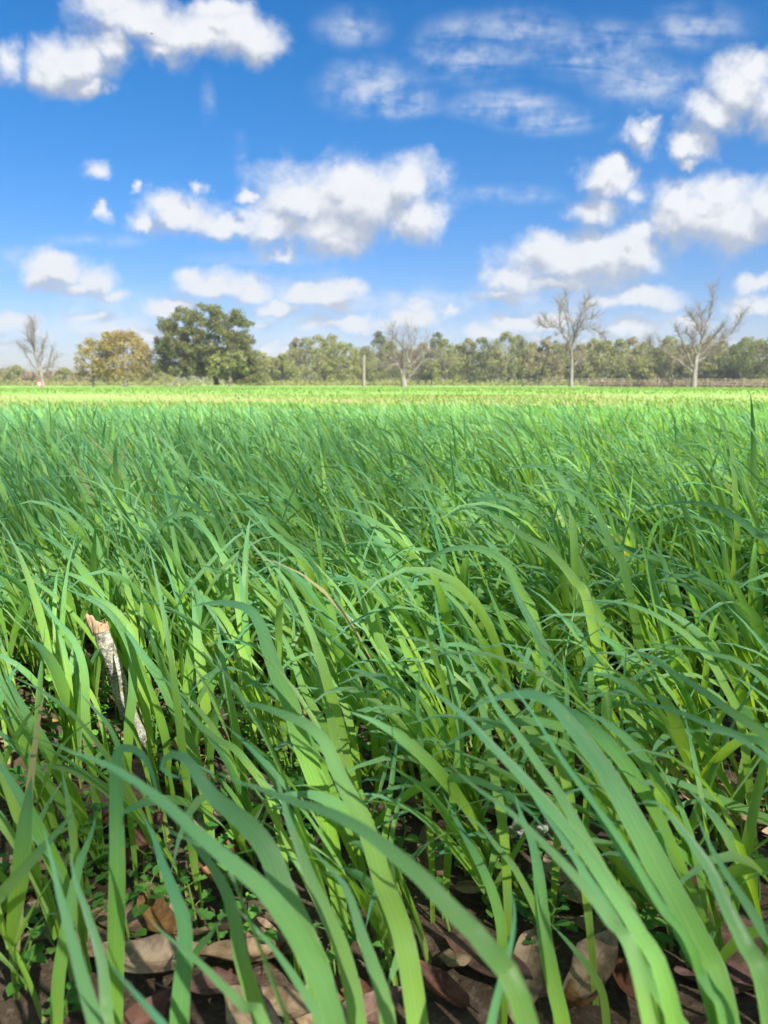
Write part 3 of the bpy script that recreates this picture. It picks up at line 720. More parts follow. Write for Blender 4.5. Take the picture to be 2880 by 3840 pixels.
# ---------------------------------------------------------------- grass
def profile(s, b0=.62, pk=.32):
    s = np.asarray(s, float)
    up = b0 + (1 - b0) * np.sin(np.clip(s / pk, 0, 1) * math.pi / 2)
    dn = np.where(s > pk, np.clip(1 - np.clip((s - pk) / (1 - pk), 0, 1) ** 2.1, 0, 1), 1)
    return up * dn
def ribbons(P, Wd, S, fold, rnd, v0=0.0, double=True):
    """P (N,n,3) centre lines, Wd (N,n) widths, S (N,n,3) unit side vectors, fold (N,) depth of the midrib V"""
    N, n, _ = P.shape
    T = np.gradient(P, axis=1); T /= np.linalg.norm(T, axis=2, keepdims=True) + 1e-9
    S = S - T * (S * T).sum(2, keepdims=True); S /= np.linalg.norm(S, axis=2, keepdims=True) + 1e-9
    Nn = np.cross(T, S); half = (Wd / 2)[..., None]
    s = np.linspace(v0, 1, n)[None, :].repeat(N, 0)
    if double:
        L = P - S * half + Nn * half * fold[:, None, None]; Rr = P + S * half + Nn * half * fold[:, None, None]
        V_ = np.stack([L, P, Rr], 2).reshape(-1, 3)
        uv = np.stack([np.stack([np.full_like(s, u), s], -1) for u in (0, .5, 1)], 2).reshape(-1, 2)
        i = np.arange(N * n * 3).reshape(N, n, 3)
        F = np.concatenate([np.stack([i[:, :-1, k], i[:, :-1, k + 1], i[:, 1:, k + 1], i[:, 1:, k]], -1).reshape(-1, 4) for k in (0, 1)])
        k = 3
    else:
        V_ = np.stack([P - S * half, P + S * half], 2).reshape(-1, 3)
        uv = np.stack([np.stack([np.full_like(s, u), s], -1) for u in (.02, .98)], 2).reshape(-1, 2)
        i = np.arange(N * n * 2).reshape(N, n, 2)
        F = np.stack([i[:, :-1, 0], i[:, :-1, 1], i[:, 1:, 1], i[:, 1:, 0]], -1).reshape(-1, 4); k = 2
    return V_, F, uv, np.repeat(rnd, n * k)
def rot_about(S, T, a):
    c = np.cos(a)[..., None]; s_ = np.sin(a)[..., None]
    return S * c + np.cross(T, S) * s_ + T * (T * S).sum(-1, keepdims=True) * (1 - c)
def arcs(base, az, th0, th1, L, n, daz, pw):
    s = np.linspace(0, 1, n)[None]
    th = th0[:, None] + (th1 - th0)[:, None] * s ** pw[:, None]; a = az[:, None] + daz[:, None] * s
    st = np.stack([np.sin(th) * np.cos(a), np.sin(th) * np.sin(a), np.cos(th)], -1) * (L / (n - 1))[:, None, None]
    st = np.concatenate([np.zeros_like(st[:, :1]), (st[:, :-1] + st[:, 1:]) / 2], 1)
    return base[:, None] + np.cumsum(st, 1), a
def gust(x, y):
    return .5 + .5 * np.sin(x * 1.9 + y * 1.3 + 1.1 * np.sin(y * 2.1)) * np.cos(y * .9 - x * .6)
def tillers(n_, region, n_seg, leaves, width, scale, double, rng, stems=True, clear=False, hscale=None):
    x, y = region(n_, rng); N = len(x)
    # tillers stand in little clumps
    if clear:
        q = x / np.maximum(y, .1); k = ~((q > -.43) & (q < -.35) & (y < .80) & (y > .62)); x, y = x[k], y[k]; N = len(x)
    z = tz(x, y); base = np.stack([x, y, z], 1)
    lean_w = .25 + .75 * sst(x / np.maximum(y, .5), -.45, .25)          # wind takes the right side more than the left
    g = gust(x, y)
    az = math.pi + .30 + rng.normal(0, .38 + .8 * (1 - lean_w), N)
    sc = scale * rng.normal(1, .13, N).clip(.6, 1.4)
    if hscale is not None: sc = sc * hscale(x, y)
    st_l = rng.uniform(.035, .095, N) * sc; st_th = rng.uniform(.05, .34, N) + .18 * g * lean_w
    out = []
    if stems:
        SP_, a = arcs(base, az, st_th * .6, st_th * 1.2, st_l, 4, np.zeros(N), np.ones(N))
        S = np.stack([-np.sin(a), np.cos(a), 0 * a], -1); S = rot_about(S, np.broadcast_to([0, 0, 1.], S.shape), np.repeat(rng.uniform(0, 6.3, N)[:, None], 4, 1))
        wd = np.full((N, 4), .0042) * rng.uniform(.8, 1.2, N)[:, None]
        out.append(('stem', ribbons(SP_, wd, S, np.full(N, 1.0), rng.random(N))))
    res = []
    for k in range(leaves):
        hfrac = rng.uniform(.35, 1.0, N) if k else np.full(N, 1.0)
        top = base + np.stack([np.sin(st_th) * np.cos(az), np.sin(st_th) * np.sin(az), np.cos(st_th)], 1) * (st_l * hfrac)[:, None]
        L = (rng.uniform(.13, .225, N) if k < 2 else rng.uniform(.08, .15, N)) * sc
        la = az + rng.normal(0, .30 + .2 * k, N) + (math.pi if k % 2 else 0) * (rng.random(N) > .78)
        th0 = st_th + rng.uniform(-.04, .22, N); bend = rng.gamma(2.8, .36, N) * (.45 + .8 * lean_w * (.45 + .75 * g)) + (.15 if k else 0)
        upright = rng.random(N) < .14; bend = np.where(upright, bend * .3, bend)
        th1 = np.minimum(th0 + bend * 1.25, 2.3)
        P, a = arcs(top, la, th0, th1, L, n_seg, rng.normal(0, .25, N) , rng.uniform(1.6, 3.2, N))
        S = np.stack([-np.sin(a), np.cos(a), 0 * a], -1)
        T = np.gradient(P, axis=1); T /= np.linalg.norm(T, axis=2, keepdims=True) + 1e-9
        s = np.linspace(0, 1, n_seg)[None]
        tw = rng.normal(0, .6, N)[:, None] + rng.normal(0, .95, N)[:, None] * s + .2 * np.sin(s * rng.uniform(4, 14, N)[:, None])
        S = rot_about(S, T, tw)
        wd = width * rng.uniform(.62, 1.2, N)[:, None] * profile(s) * (.8 + .2 * (k < 1))
        keep = rng.random(N) < (1, .95, .7, .5)[k]
        if clear:
            zd = P[:, :, 1] * CP + (CAM_H - P[:, :, 2]) * SP
            dist = np.linalg.norm(P - np.array([0, 0, CAM_H]), axis=2).min(1)
            keep &= ~((dist < .36)); qx = P[:, :, 0] / np.maximum(zd, .05); qz = P[:, :, 2]
            py_ = 1920 - FPX * ((P[:, :, 2] - CAM_H) * CP + P[:, :, 1] * SP) / np.maximum(zd, .05); px_ = 1440 + FPX * qx
            keep &= ~((px_ > 290 + (py_ - 2290) * .28) & (px_ < 490 + (py_ - 2290) * .30) & (py_ > 2250) & (py_ < 2880) & (zd < .80)).any(1)
        res.append(ribbons(P[keep], wd[keep], S[keep], rng.uniform(.1, .5, keep.sum()), rng.random(keep.sum()), .08, double))
    out.append(('leaf', merge(res)))
    return out
def merge(res):
    V_, F, U_, R_ = [], [], [], []; n = 0
    for v, f, u, r in res: V_.append(v); F.append(f + n); U_.append(u); R_.append(r); n += len(v)
    return np.concatenate(V_), np.concatenate(F), np.concatenate(U_), np.concatenate(R_)
def wedge(y0, y1, half, dens_fn=None):
    def f(n_, rng):
        y = np.sqrt(rng.uniform(y0 ** 2, y1 ** 2, n_)); x = rng.uniform(-1, 1, n_) * (half * y + .25)
        if dens_fn is not None:
            k = rng.random(n_) < dens_fn(x, y); x, y = x[k], y[k]
        return x, y
    return f
def clumped(f, sig, per):
    def g(n_, rng):
        x, y = f(n_ // per, rng); x = np.repeat(x, per) + rng.normal(0, sig, len(x) * per); y = np.repeat(y, per) + rng.normal(0, sig, len(y) * per); return x, y
    return g
def grass_field():
    rng = np.random.default_rng(31)
    leaves_, stems_ = [], []
    def dens(x, y):
        d = .54 + .46 * sst(y, .60, 1.0)
        return d * (.80 + .20 * gust(x * 3, y * 3))
    def hs(x, y): return 1 - .16 * sst(y, 2.4, 7.0)
    def go(*a, **k):
        for kind, r in tillers(*a, **k): (stems_ if kind == 'stem' else leaves_).append(r)
    go(3400, clumped(wedge(.42, 1.6, .72, dens), .012, 3), 10, 4, .0096, 1.03, True, rng, clear=True)
    go(8200, clumped(wedge(1.6, 3.4, .66), .016, 3), 8, 3, .0090, 1.03, True, rng, hscale=hs)
    V_, F, U_, R_ = merge(leaves_)
    o = mesh_obj('grass', V_, F, M_grass, None, U_, {'rnd': R_}); tag(o, 'dense young wheat-like grass bending leftward in the wind in front of the sunlit field', 'grass', kind='stuff')
    V_, F, U_, R_ = merge(stems_)
    mesh_obj('stems', V_, F, M_stem, o, U_, {'rnd': R_})['kind'] = 'stuff'
    res = []
    def edge(x, y): return 1 - sst(y, 6.0 + np.sin(x * .7) * .5, 7.6 + np.sin(x * .7) * .5)
    for kind, r in tillers(22000, wedge(3.4, 9.0, .64, edge), 5, 3, .0105, 1.03, False, rng, stems=False, hscale=hs): res.append(r)
    V_, F, U_, R_ = merge(res)
    o = mesh_obj('grass', V_, F, M_grass, None, U_, {'rnd': R_}); tag(o, 'sunlit band of the same tall grass farther out, bright yellow-green', 'grass', kind='stuff')
    # short sward beyond the crop, with the bare tan strip left open
    def sward(x, y):
        yy = y + 2.2 * np.sin(x * .21 + 1) + 1.3 * np.sin(x * .53)
        return 1 - .99 * (sst(yy, 13.5, 15.5) * (1 - sst(yy, 25, 29)) * (.72 + .28 * np.sin(x * .31 + y * .2)))
    res = []
    for kind, r in tillers(22000, wedge(8.0, 26, .62, sward), 4, 2, .018, .42, False, rng, stems=False): res.append(r)
    for kind, r in tillers(22000, wedge(28, 95, .60), 3, 2, .05, .50, False, rng, stems=False): res.append(r)
    V_, F, U_, R_ = merge(res)
    o = mesh_obj('short_grass', V_, F, M_shortgrass, None, U_, {'rnd': R_}); tag(o, 'short pale green sward stretching from the tall grass to the trees', 'grass', kind='stuff')
grass_field()

# ---------------------------------------------------------------- single foreground blades
WIN = {'A': (0, 2200, .868), 'B': (1440, 2200, .868), 'C': (0, 3000, .868), 'D': (1440, 3000, .868), 'F': (0, 0, K), 'G': (1500, 1500, .8318), 'H': (0, 1500, .9042)}
def cr(P, n):
    P = np.asarray(P, float); Q = np.vstack([2 * P[0] - P[1], P, 2 * P[-1] - P[-2]])
    d = np.r_[0, np.cumsum(np.linalg.norm(np.diff(P[:, :3], axis=0), axis=1) + 1e-6)]; out = []
    for t in np.linspace(0, d[-1], n):
        i = min(np.searchsorted(d, t, 'right') - 1, len(P) - 2); u = (t - d[i]) / (d[i + 1] - d[i])
        a, b, c, e = Q[i:i + 4]
        out.append(.5 * (2 * b + (c - a) * u + (2 * a - 5 * b + 4 * c - e) * u * u + (3 * b - a - 3 * c + e) * u ** 3))
    return np.array(out)
def hero(win, wpx, dt, db, tw, label, pts, b0=.6, pk=.45):
    """a blade followed from tip to base; dt/db = distance of tip and base along the view axis, wpx = source px width at its widest"""
    ox, oy, sc = WIN[win]; pts = [(ox + x * sc, oy + y * sc) for x, y in pts]
    n = len(pts)
    seg = np.r_[0, np.cumsum([math.dist(pts[i], pts[i + 1]) for i in range(n - 1)])]; seg /= seg[-1]
    P = [unproj(x, y, dt + (db - dt) * s) for (x, y), s in zip(pts, seg)]
    end = P[-1].copy()
    if end[2] > .012:
        d = P[-1] - P[-2]; d /= np.linalg.norm(d); hgt = end[2]
        q = end + np.array([d[0] * .35, d[1] * .35, 0]) * hgt; 
        P.append((end + q) / 2 + np.array([0, 0, -.02 - hgt * .1 + (end[2] - (end[2] + q[2]) / 2)]) * 1.0 if False else np.array([end[0] + d[0] * hgt * .22, end[1] + d[1] * hgt * .22, hgt * .5]))
        P.append(np.array([q[0], q[1], -.004]))
    else: P[-1][2] = max(P[-1][2], -.006)
    P = np.array(P[::-1]); C_ = cr(P, 56)
    wm = min(.82 * wpx * (dt * .45 + db * .55) / FPX, .015)
    s = np.linspace(0, 1, 56)
    T = np.gradient(C_, axis=0); T /= np.linalg.norm(T, axis=1, keepdims=True)
    view = C_ - np.array([0, 0, CAM_H]); view /= np.linalg.norm(view, axis=1, keepdims=True)
    S = np.cross(T, view); S /= np.linalg.norm(S, axis=1, keepdims=True) + 1e-9
    rr = random.Random(int(pts[0][0] * 7 + pts[0][1] * 13))
    a = tw[0] + (tw[1] - tw[0]) * s + .12 * np.sin(s * 9 + rr.random() * 6)
    S = rot_about(S, T, a)
    wd = wm * profile(s, b0, pk) / np.maximum(.75, np.abs(np.cos(a)))
    v, f, u, r = ribbons(C_[None], wd[None], S[None], np.array([rr.uniform(.16, .4)]), np.array([rr.random() * .95]))
    o = mesh_obj('grass_blade', v, f, M_grass, None, u, {'rnd': r}, loc=C_[0])
    tag(o, label, 'grass blade'); return o
HERO = [
 ('A',42,.70,.74,(.3,-.5),'long blade arching from the tip left of the stick down past its right side',[(275,5),(370,45),(450,90),(520,170),(570,270),(600,350),(640,440),(690,570),(720,700),(728,900)]),
 ('F',42,.80,.80,(.1,.5),'upright pale blade with a shadowed middle, right of the stick top',[(393,1232),(415,1260),(430,1300),(424,1350),(412,1410),(405,1480),(402,1540)]),
 ('A',80,.60,.52,(.5,-.2),'broad pale blade whose tip bends left over the upright pale one',[(820,88),(880,75),(950,68),(1030,80),(1090,110),(1130,180),(1165,290),(1205,400),(1260,520),(1290,640),(1350,800),(1400,950)]),
 ('A',34,.70,.62,(.6,.1),'dull green blade curving behind the broad pale bent one',[(1045,185),(1090,155),(1150,160),(1210,200),(1260,300),(1310,440),(1400,600),(1500,760)]),
 ('A',118,.36,.31,(.3,-.35),'broad blade whose tip curls into a loop below the stick',[(835,832),(770,824),(712,804),(698,765),(738,722),(800,738),(850,800),(920,900),(1030,990),(1120,1080),(1180,1180),(1215,1290),(1330,1560),(1400,1800)]),
 ('A',74,.42,.40,(.5,.1),'wide vertical blade folding over to the right just under the stick',[(690,935),(668,840),(630,745),(575,700),(520,700),(500,760),(500,900),(505,1160),(500,1400),(490,1800)]),
 ('A',98,.265,.25,(.4,-.3),'blurred dark green blade sweeping diagonally across the lower left foreground',[(200,660),(300,710),(420,750),(520,800),(620,865),(740,960),(870,1080),(1010,1200),(1130,1300),(1230,1430),(1330,1600),(1450,1900)]),
 ('C',20,.28,.27,(.7,.3),'thin pointed bluish blade crossing the dark diagonal blade',[(545,50),(600,90),(680,115),(740,140),(860,200),(1000,330)]),
 ('A',100,.29,.24,(.4,-.4),'broad blurred blade slanting down to the right from the picture middle',[(915,790),(1020,840),(1120,870),(1250,920),(1400,965),(1500,1010),(1600,1070),(1700,1150),(1830,1260),(1960,1400),(2110,1560),(2280,1890)]),
 ('A',84,.47,.34,(.5,-.1),'long blade rising in a smooth arch, tip pointing left below the centre',[(945,470),(1020,500),(1120,515),(1220,550),(1330,600),(1400,670),(1440,760),(1490,870),(1540,960),(1600,1100),(1650,1267),(1760,1600)]),
 ('A',78,.38,.33,(.2,.6),'twisting blade with a dark bluish tip left of the long centre arch',[(1155,765),(1190,820),(1215,900),(1240,1000),(1280,1110),(1330,1250),(1400,1410),(1480,1600),(1540,1890)]),
 ('A',44,.60,.62,(.2,-.3),'straight blade slanting from the left edge down toward the dead leaves',[(0,330),(50,430),(100,520),(180,650),(260,800),(330,920),(380,1060),(420,1180)]),
 ('A',40,.70,.62,(.5,.0),'blade starting high left of the stick and dropping steeply past it',[(140,5),(230,130),(310,220),(350,310),(367,420),(368,560),(385,740),(415,930),(440,1180)]),
 ('A',20,.78,.74,(.7,.3),'narrow blade drooping left of the stick',[(55,105),(130,170),(200,240),(310,350),(400,480),(440,600)]),
 ('A',28,.62,.60,(.6,.2),'thin bluish blade whose tip lies left of the stick middle',[(330,445),(400,520),(460,590),(500,670),(530,780),(550,900)]),
 ('A',44,.73,.72,(.1,.4),'vertical green blade standing in front of the stick',[(540,150),(552,240),(568,330),(572,450),(558,580),(552,700),(548,800)]),
 ('A',50,.72,.64,(.4,-.1),'wide blade running down to the right from behind the stick top',[(490,130),(560,210),(620,300),(690,400),(740,500),(790,610),(840,740),(880,880)]),
 ('A',34,.62,.52,(.6,.2),'blue-green blade passing diagonally under the wide one right of the stick',[(640,340),(740,430),(830,560),(920,650),(1010,700),(1080,780),(1140,860),(1190,980)]),
 ('A',34,.70,.66,(.3,.5),'slender blade with a pale leaning tip right of the broad pale blade',[(1295,220),(1350,290),(1400,370),(1460,460),(1500,560),(1530,700),(1545,850)]),
 ('C',84,.30,.27,(.5,.1),'blade standing near the bottom left corner, tip pointing straight up',[(185,110),(220,250),(260,420),(310,600),(360,790),(420,1000),(460,1200)]),
 ('C',64,.33,.30,(.3,.7),'narrow-tipped blade just right of the bottom left corner blade',[(295,165),(320,330),(370,480),(430,680),(450,850),(465,1100)]),
 ('C',62,.36,.42,(.2,.2),'blade leaning the other way, from upper right to the lower left edge',[(345,30),(270,110),(180,210),(90,310),(0,410),(-80,500)]),
 ('C',90,.24,.23,(.6,.2),'blurred blue-green tip rising at the bottom edge, left third',[(455,680),(500,740),(560,810),(650,910),(760,1050),(860,1250)]),
 ('C',88,.35,.33,(.3,-.1),'blade with a visible midrib standing over the dead leaves at the bottom',[(600,40),(660,150),(700,270),(750,400),(795,530),(798,660),(785,820),(775,1000)]),
 ('C',74,.38,.36,(.2,.5),'dark shaded blade bending down beside the purple dead leaves',[(760,60),(820,170),(900,270),(970,390),(1010,520),(1035,680),(1085,850),(1130,1000)]),
 ('C',40,.44,.46,(.3,.3),'straight thin blade crossing low over the tan oak leaves',[(965,505),(900,590),(850,650),(800,760)]),
 ('C',60,.31,.27,(.3,-.2),'thin blade slanting to the lower right across the tan oak leaves',[(620,480),(700,570),(790,640),(880,720),(960,800),(1060,900),(1160,1010)]),
 ('C',66,.30,.28,(.5,.1),'pointed teal blade crossing over the broad curled blade near the bottom',[(1010,450),(1090,540),(1180,640),(1260,750),(1330,860),(1420,1010),(1500,1200)]),
 ('C',80,.34,.30,(.2,.5),'bluish narrow-tipped blade right of the twisting one',[(1320,180),(1400,270),(1480,360),(1520,450),(1560,580),(1610,720),(1650,850),(1680,1050)]),
 ('B',72,.34,.28,(.4,-.1),'long straight blade falling steeply from just right of centre',[(65,310),(150,400),(250,480),(350,560),(450,670),(550,770),(650,880),(760,1010),(860,1130),(960,1280),(1090,1480),(1230,1780)]),
 ('B',56,.40,.33,(.5,.0),'blade parallel to and behind the long straight one right of centre',[(315,200),(370,300),(440,430),(500,540),(580,640),(660,760),(760,900),(840,1040),(950,1240),(1100,1500)]),
 ('B',118,.40,.31,(.55,-.15),'largest arching blade right of centre, its bend catching the sky light',[(340,550),(400,512),(480,482),(560,466),(640,465),(710,490),(780,560),(850,650),(930,760),(1000,870),(1060,980),(1130,1110),(1210,1270),(1330,1500),(1450,1800)]),
 ('B',40,.36,.31,(.5,.2),'thin pale blade cutting in front of the largest arching blade',[(465,340),(560,440),(650,560),(750,720),(850,860),(960,1010),(1070,1170),(1200,1390),(1350,1620)]),
 ('B',64,.31,.26,(.4,-.1),'blurred blade running parallel below the long straight one',[(250,740),(400,870),(530,960),(650,1070),(760,1180),(860,1290),(980,1450),(1100,1680)]),
 ('B',66,.33,.30,(.6,.0),'blurred bluish blade entering from the right edge at mid height',[(1275,630),(1360,620),(1450,628),(1540,660),(1640,730),(1760,850),(1850,1010)]),
 ('B',96,.33,.29,(.45,-.2),'arched blade near the lower right corner with a whitish bend',[(1090,945),(1150,925),(1210,955),(1280,1040),(1350,1130),(1420,1240),(1480,1380),(1560,1540),(1660,1780)]),
 ('B',40,.60,.56,(.2,.5),'slim wavy upright blade left of the right-hand weeds',[(220,35),(235,150),(262,260),(290,400),(320,550),(325,680),(308,850),(288,1000)]),
 ('B',30,.55,.55,(.1,.5),'narrow bright yellow-green upright blade right of centre',[(148,270),(150,400),(144,500),(155,650),(175,860),(200,1100)]),
 ('B',42,.58,.52,(.3,.0),'upright blade between the slim wavy one and the largest arch',[(295,180),(330,300),(378,420),(428,540),(458,700),(488,880),(520,1100)]),
 ('F',58,.70,.64,(.3,-.1),'wide pale-centred blade leaning left above the weeds, right of centre',[(1095,1230),(1112,1280),(1145,1340),(1175,1400),(1195,1460),(1212,1520),(1222,1580)]),
 ('B',38,.62,.50,(.5,-.1),'very long thin blade running from the centre down to the right',[(0,250),(60,222),(150,227),(250,270),(340,330),(420,385),(500,455),(600,580),(700,700),(780,830)]),
 ('B',32,.72,.60,(.7,.2),'arched narrow blade high in the right half, bending down to the right',[(640,150),(720,122),(800,150),(855,220),(887,330),(893,480),(884,650),(880,800)]),
 ('B',34,.66,.58,(.7,.3),'long blade with its tip pointing left under the tree on the right',[(830,60),(950,60),(1050,75),(1150,112),(1250,170),(1330,232),(1400,310),(1470,430),(1540,600)]),
 ('B',32,.55,.52,(.9,.4),'pale flat blade lying nearly level in the right half',[(1080,245),(1200,250),(1330,270),(1450,300),(1520,320),(1660,420),(1800,600)]),
 ('B',56,.52,.44,(.4,-.1),'broad blade slanting down to the right edge',[(1060,260),(1180,330),(1350,430),(1500,540),(1660,650),(1800,800)]),
 ('B',36,.56,.55,(.1,.4),'thin pale-edged upright blade in front of the shaded weeds',[(770,268),(785,400),(790,520),(785,650),(772,800),(760,930)]),
 ('B',16,.60,.60,(.1,.2),'very thin straight upright blade over the shaded weeds',[(1050,190),(1042,330),(1030,500),(1020,700),(1016,800)]),
 ('B',44,.50,.44,(.8,.2),'long low blade reaching right from the shaded weeds',[(1000,485),(1130,503),(1280,545),(1400,595),(1540,650),(1700,760)]),
 ('B',46,.56,.52,(.4,.2),'blade lying low across the bare soil at the right',[(980,775),(1150,802),(1330,870),(1500,940),(1660,1010),(1760,1060)]),
 ('D',56,.30,.29,(.3,.5),'short teal blade standing upright at the bottom centre',[(520,350),(560,450),(552,600),(500,800),(455,1000),(440,1200)]),
 ('D',70,.42,.40,(.2,.4),'wide vertical bluish blade right of the bottom centre',[(560,-40),(590,60),(640,190),(668,330),(680,480),(700,640),(735,820),(775,1000)]),
 ('D',36,.48,.46,(.5,.1),'curved blue-green blade over the fallen twig',[(320,60),(400,95),(480,190),(560,290),(640,440),(700,600)]),
 ('D',46,.50,.46,(.2,.5),'bright yellow-green blade left of the fallen twig',[(250,-40),(330,120),(400,250),(460,380),(500,520),(510,640)]),
 ('D',36,.46,.44,(.4,.2),'dark thin blade crossing the tan leaves at the bottom right',[(715,530),(800,620),(880,720),(940,830),(960,960)]),
 ('G',38,.80,.72,(.6,.0),'sinuous arching blade lit along its back, middle right',[(0,835),(70,790),(130,730),(200,680),(270,668),(340,668),(420,700),(480,745),(515,810),(555,890),(600,970)]),
 ('G',36,.86,.80,(.5,.1),'blade with a dark curved tip near the middle right',[(600,430),(660,407),(740,408),(820,440),(880,500),(920,580),(960,680),(1010,760)]),
 ('G',34,.90,.85,(.5,.1),'long arch whose tip hooks left in the middle distance',[(420,350),(520,308),(620,298),(690,320),(730,360),(760,420),(775,500)]),
 ('G',40,.80,.72,(.5,-.1),'long diagonal blade crossing the middle right grass',[(255,470),(360,490),(450,540),(540,600),(640,660),(720,730),(790,820),(840,900)]),
 ('G',42,.72,.62,(.6,.0),'stout arching blade at the right edge, middle height',[(1120,505),(1200,470),(1300,462),(1400,475),(1500,520),(1600,600),(1700,720)]),
 ('G',26,.95,1.0,(.7,.2),'dark narrow blade tip rising above the others near the right edge',[(1310,0),(1350,30),(1400,48),(1440,75),(1470,150),(1500,260)]),
 ('G',20,1.1,1.1,(.4,.3),'thin dark blade standing up highest at the right edge',[(1515,0),(1550,70),(1590,140),(1630,210),(1660,300)]),
 ('H',34,.90,.84,(.5,.0),'dark hooked blade left of centre with its tip pointing down left',[(590,585),(650,535),(700,490),(750,474),(800,482),(850,540),(900,620),(960,720),(990,820)]),
 ('H',36,.88,.80,(.4,.0),'broad blade curving down to the right beside the hooked one',[(800,488),(850,545),(900,610),(935,680),(960,760),(990,860)]),
 ('H',26,.92,.9,(.6,.1),'blade with its tip pointing left in the left middle distance',[(170,400),(240,430),(310,470),(360,510),(395,570),(420,660),(440,760)]),
 ('H',34,.80,.75,(.5,.1),'curving blade whose tip points left at the left side above the stick',[(265,778),(340,808),(400,825),(450,850),(500,900),(540,980)]),
 ('H',26,.95,.95,(.7,.2),'thin level blade tip in the middle of the grass',[(550,390),(640,390),(720,400),(790,430),(850,480),(900,540)]),
 ('H',30,.85,.78,(.4,.0),'long slim blade falling to the right in the centre of the picture',[(940,340),(1000,410),(1060,470),(1120,540),(1190,600),(1260,670),(1320,760),(1370,860)]),
 ('A',56,.44,.42,(.3,.0),'pale blade at the left edge crossing behind the corner blade',[(430,940),(390,1080),(350,1180),(320,1300),(290,1450),(250,1700)]),
 ('A',34,.60,.62,(.8,.3),'low level blade reaching in from the left edge above the leaves',[(250,855),(160,848),(80,825),(0,795),(-80,770)]),
 ('D',64,.36,.31,(.4,.0),'long lit blade rising left of the lower right arch',[(600,-80),(700,70),(800,210),(880,340),(960,460),(1040,600),(1130,750),(1230,900),(1330,1100)]),
 ('D',60,.34,.30,(.3,.1),'yellow-green lower blade right of the long lit one',[(860,0),(960,130),(1060,280),(1150,400),(1230,500),(1310,640),(1400,800),(1500,1000)]),
 ('D',70,.33,.31,(.5,.1),'bluish blade beside the lower right arch, running to the corner',[(1340,30),(1400,180),(1480,320),(1560,440),(1640,570),(1740,760)]),
]
for h in HERO: hero(*h)

# ---------------------------------------------------------------- dead oak leaves
def leaf_mesh(name, L, Wd, curl, cup, mat, seed, outline='oblong'):
    rng = np.random.default_rng(seed); n, m = 15, 7
    s = np.linspace(0, 1, n); u = np.linspace(-1, 1, m)
    if outline == 'oblong': w_ = np.sin(np.pi * np.clip(s, 0, 1) ** .9) ** .55
    else: w_ = np.sin(np.pi * s ** 1.15) ** .75
    w_ = w_ * (1 + .04 * np.sin(s * 11 + seed)); w_[0] = .05; w_[-1] = .03
    bend = curl * (s - .45); x = (s - .5) * L
    cx = np.sin(bend * 1.0) / (curl if abs(curl) > .05 else 1) * L if abs(curl) > .05 else x
    cz = (1 - np.cos(bend)) / (curl if abs(curl) > .05 else 1) * L if abs(curl) > .05 else x * 0
    V_ = []; UVv = []
    for i in range(n):
        for j in range(m):
            a = u[j]; off = a * w_[i] * Wd / 2 * (1 + (.06 * math.sin(i * .9 + seed) if abs(a) > .9 else 0))
            z = cz[i] + cup * abs(a) ** 1.8 * w_[i] * Wd + .0010 * math.sin(i * .9 + j * 1.2 + seed) - .0008 * (j == m // 2)
            V_.append((cx[i], off + .0006 * math.sin(i * .8 + seed), z)); UVv.append((.5 + a * .5 * min(1, w_[i] + .05), s[i]))
    i = np.arange(n * m).reshape(n, m); F = np.stack([i[:-1, :-1], i[1:, :-1], i[1:, 1:], i[:-1, 1:]], -1).reshape(-1, 4)
    # stalk
    tv, tf = tube([(cx[0], 0, cz[0]), (cx[0] - .005, .001, cz[0] + .001), (cx[0] - .010, .002, cz[0] + .003)], [.0008, .0007, .0006], 4)
    V_ = np.vstack([V_, tv]); UVv = np.vstack([UVv, np.full((len(tv), 2), .5)]); F = np.vstack([F, tf + n * m])
    me_o = mesh_obj(name, V_, F, mat, None, UVv, {'rnd': np.full(len(V_), rng.random())})
    return me_o
def tri_thick(o, t=.0005): pass
LV = []
for i, mt in enumerate((M_leaf_tan, M_leaf_brown, M_leaf_purple, M_leaf_tan, M_leaf_brown, M_leaf_orange, M_leaf_purple, M_leaf_tan)):
    L = (.068, .062, .072, .058, .07, .055, .05, .075)[i]
    LV.append((mt, L, leaf_mesh('dead_leaf', L, L * (.40, .34, .38, .44, .36, .40, .42, .36)[i], (.5, 1.1, .3, -.6, .8, 1.3, .2, .7)[i], (.18, .35, .10, -.15, .28, .3, .15, .22)[i], mt, i, 'oblong' if i % 2 else 'oval')))
def ground_at(px, py):
    p = unproj(px, py, 1.0) - np.array([0, 0, CAM_H]); t = -CAM_H / p[2]; return p[0] * t, p[1] * t
GROUP_L = 'dead oak leaves littering the soil'
LN = {M_leaf_tan: 'tan dead oak leaf lying in the litter among the grass stems', M_leaf_brown: 'dark brown dead oak leaf lying in the litter among the grass stems',
      M_leaf_purple: 'purplish brown dead oak leaf lying in the litter among the grass stems', M_leaf_orange: 'orange-brown dead oak leaf lying in the litter among the grass stems'}
SHORT = {M_leaf_tan: 'tan dead leaf', M_leaf_brown: 'dark brown dead leaf', M_leaf_purple: 'purplish brown dead leaf', M_leaf_orange: 'orange-brown dead leaf'}
def leaf_place(mt, x, y):
    q = x / y; row = ('at the very front of the litter', 'in the near litter', 'farther back between the stems')[0 if y < .52 else 1 if y < .72 else 2]
    col_ = 'near the left edge' if q < -.34 else 'below and beside the stick' if q < -.18 else 'left of the picture centre' if q < -.02 else 'right of the picture centre' if q < .16 else 'around the fallen twig side' if q < .32 else 'near the right edge'
    return SHORT[mt] + ' ' + row + ', ' + col_
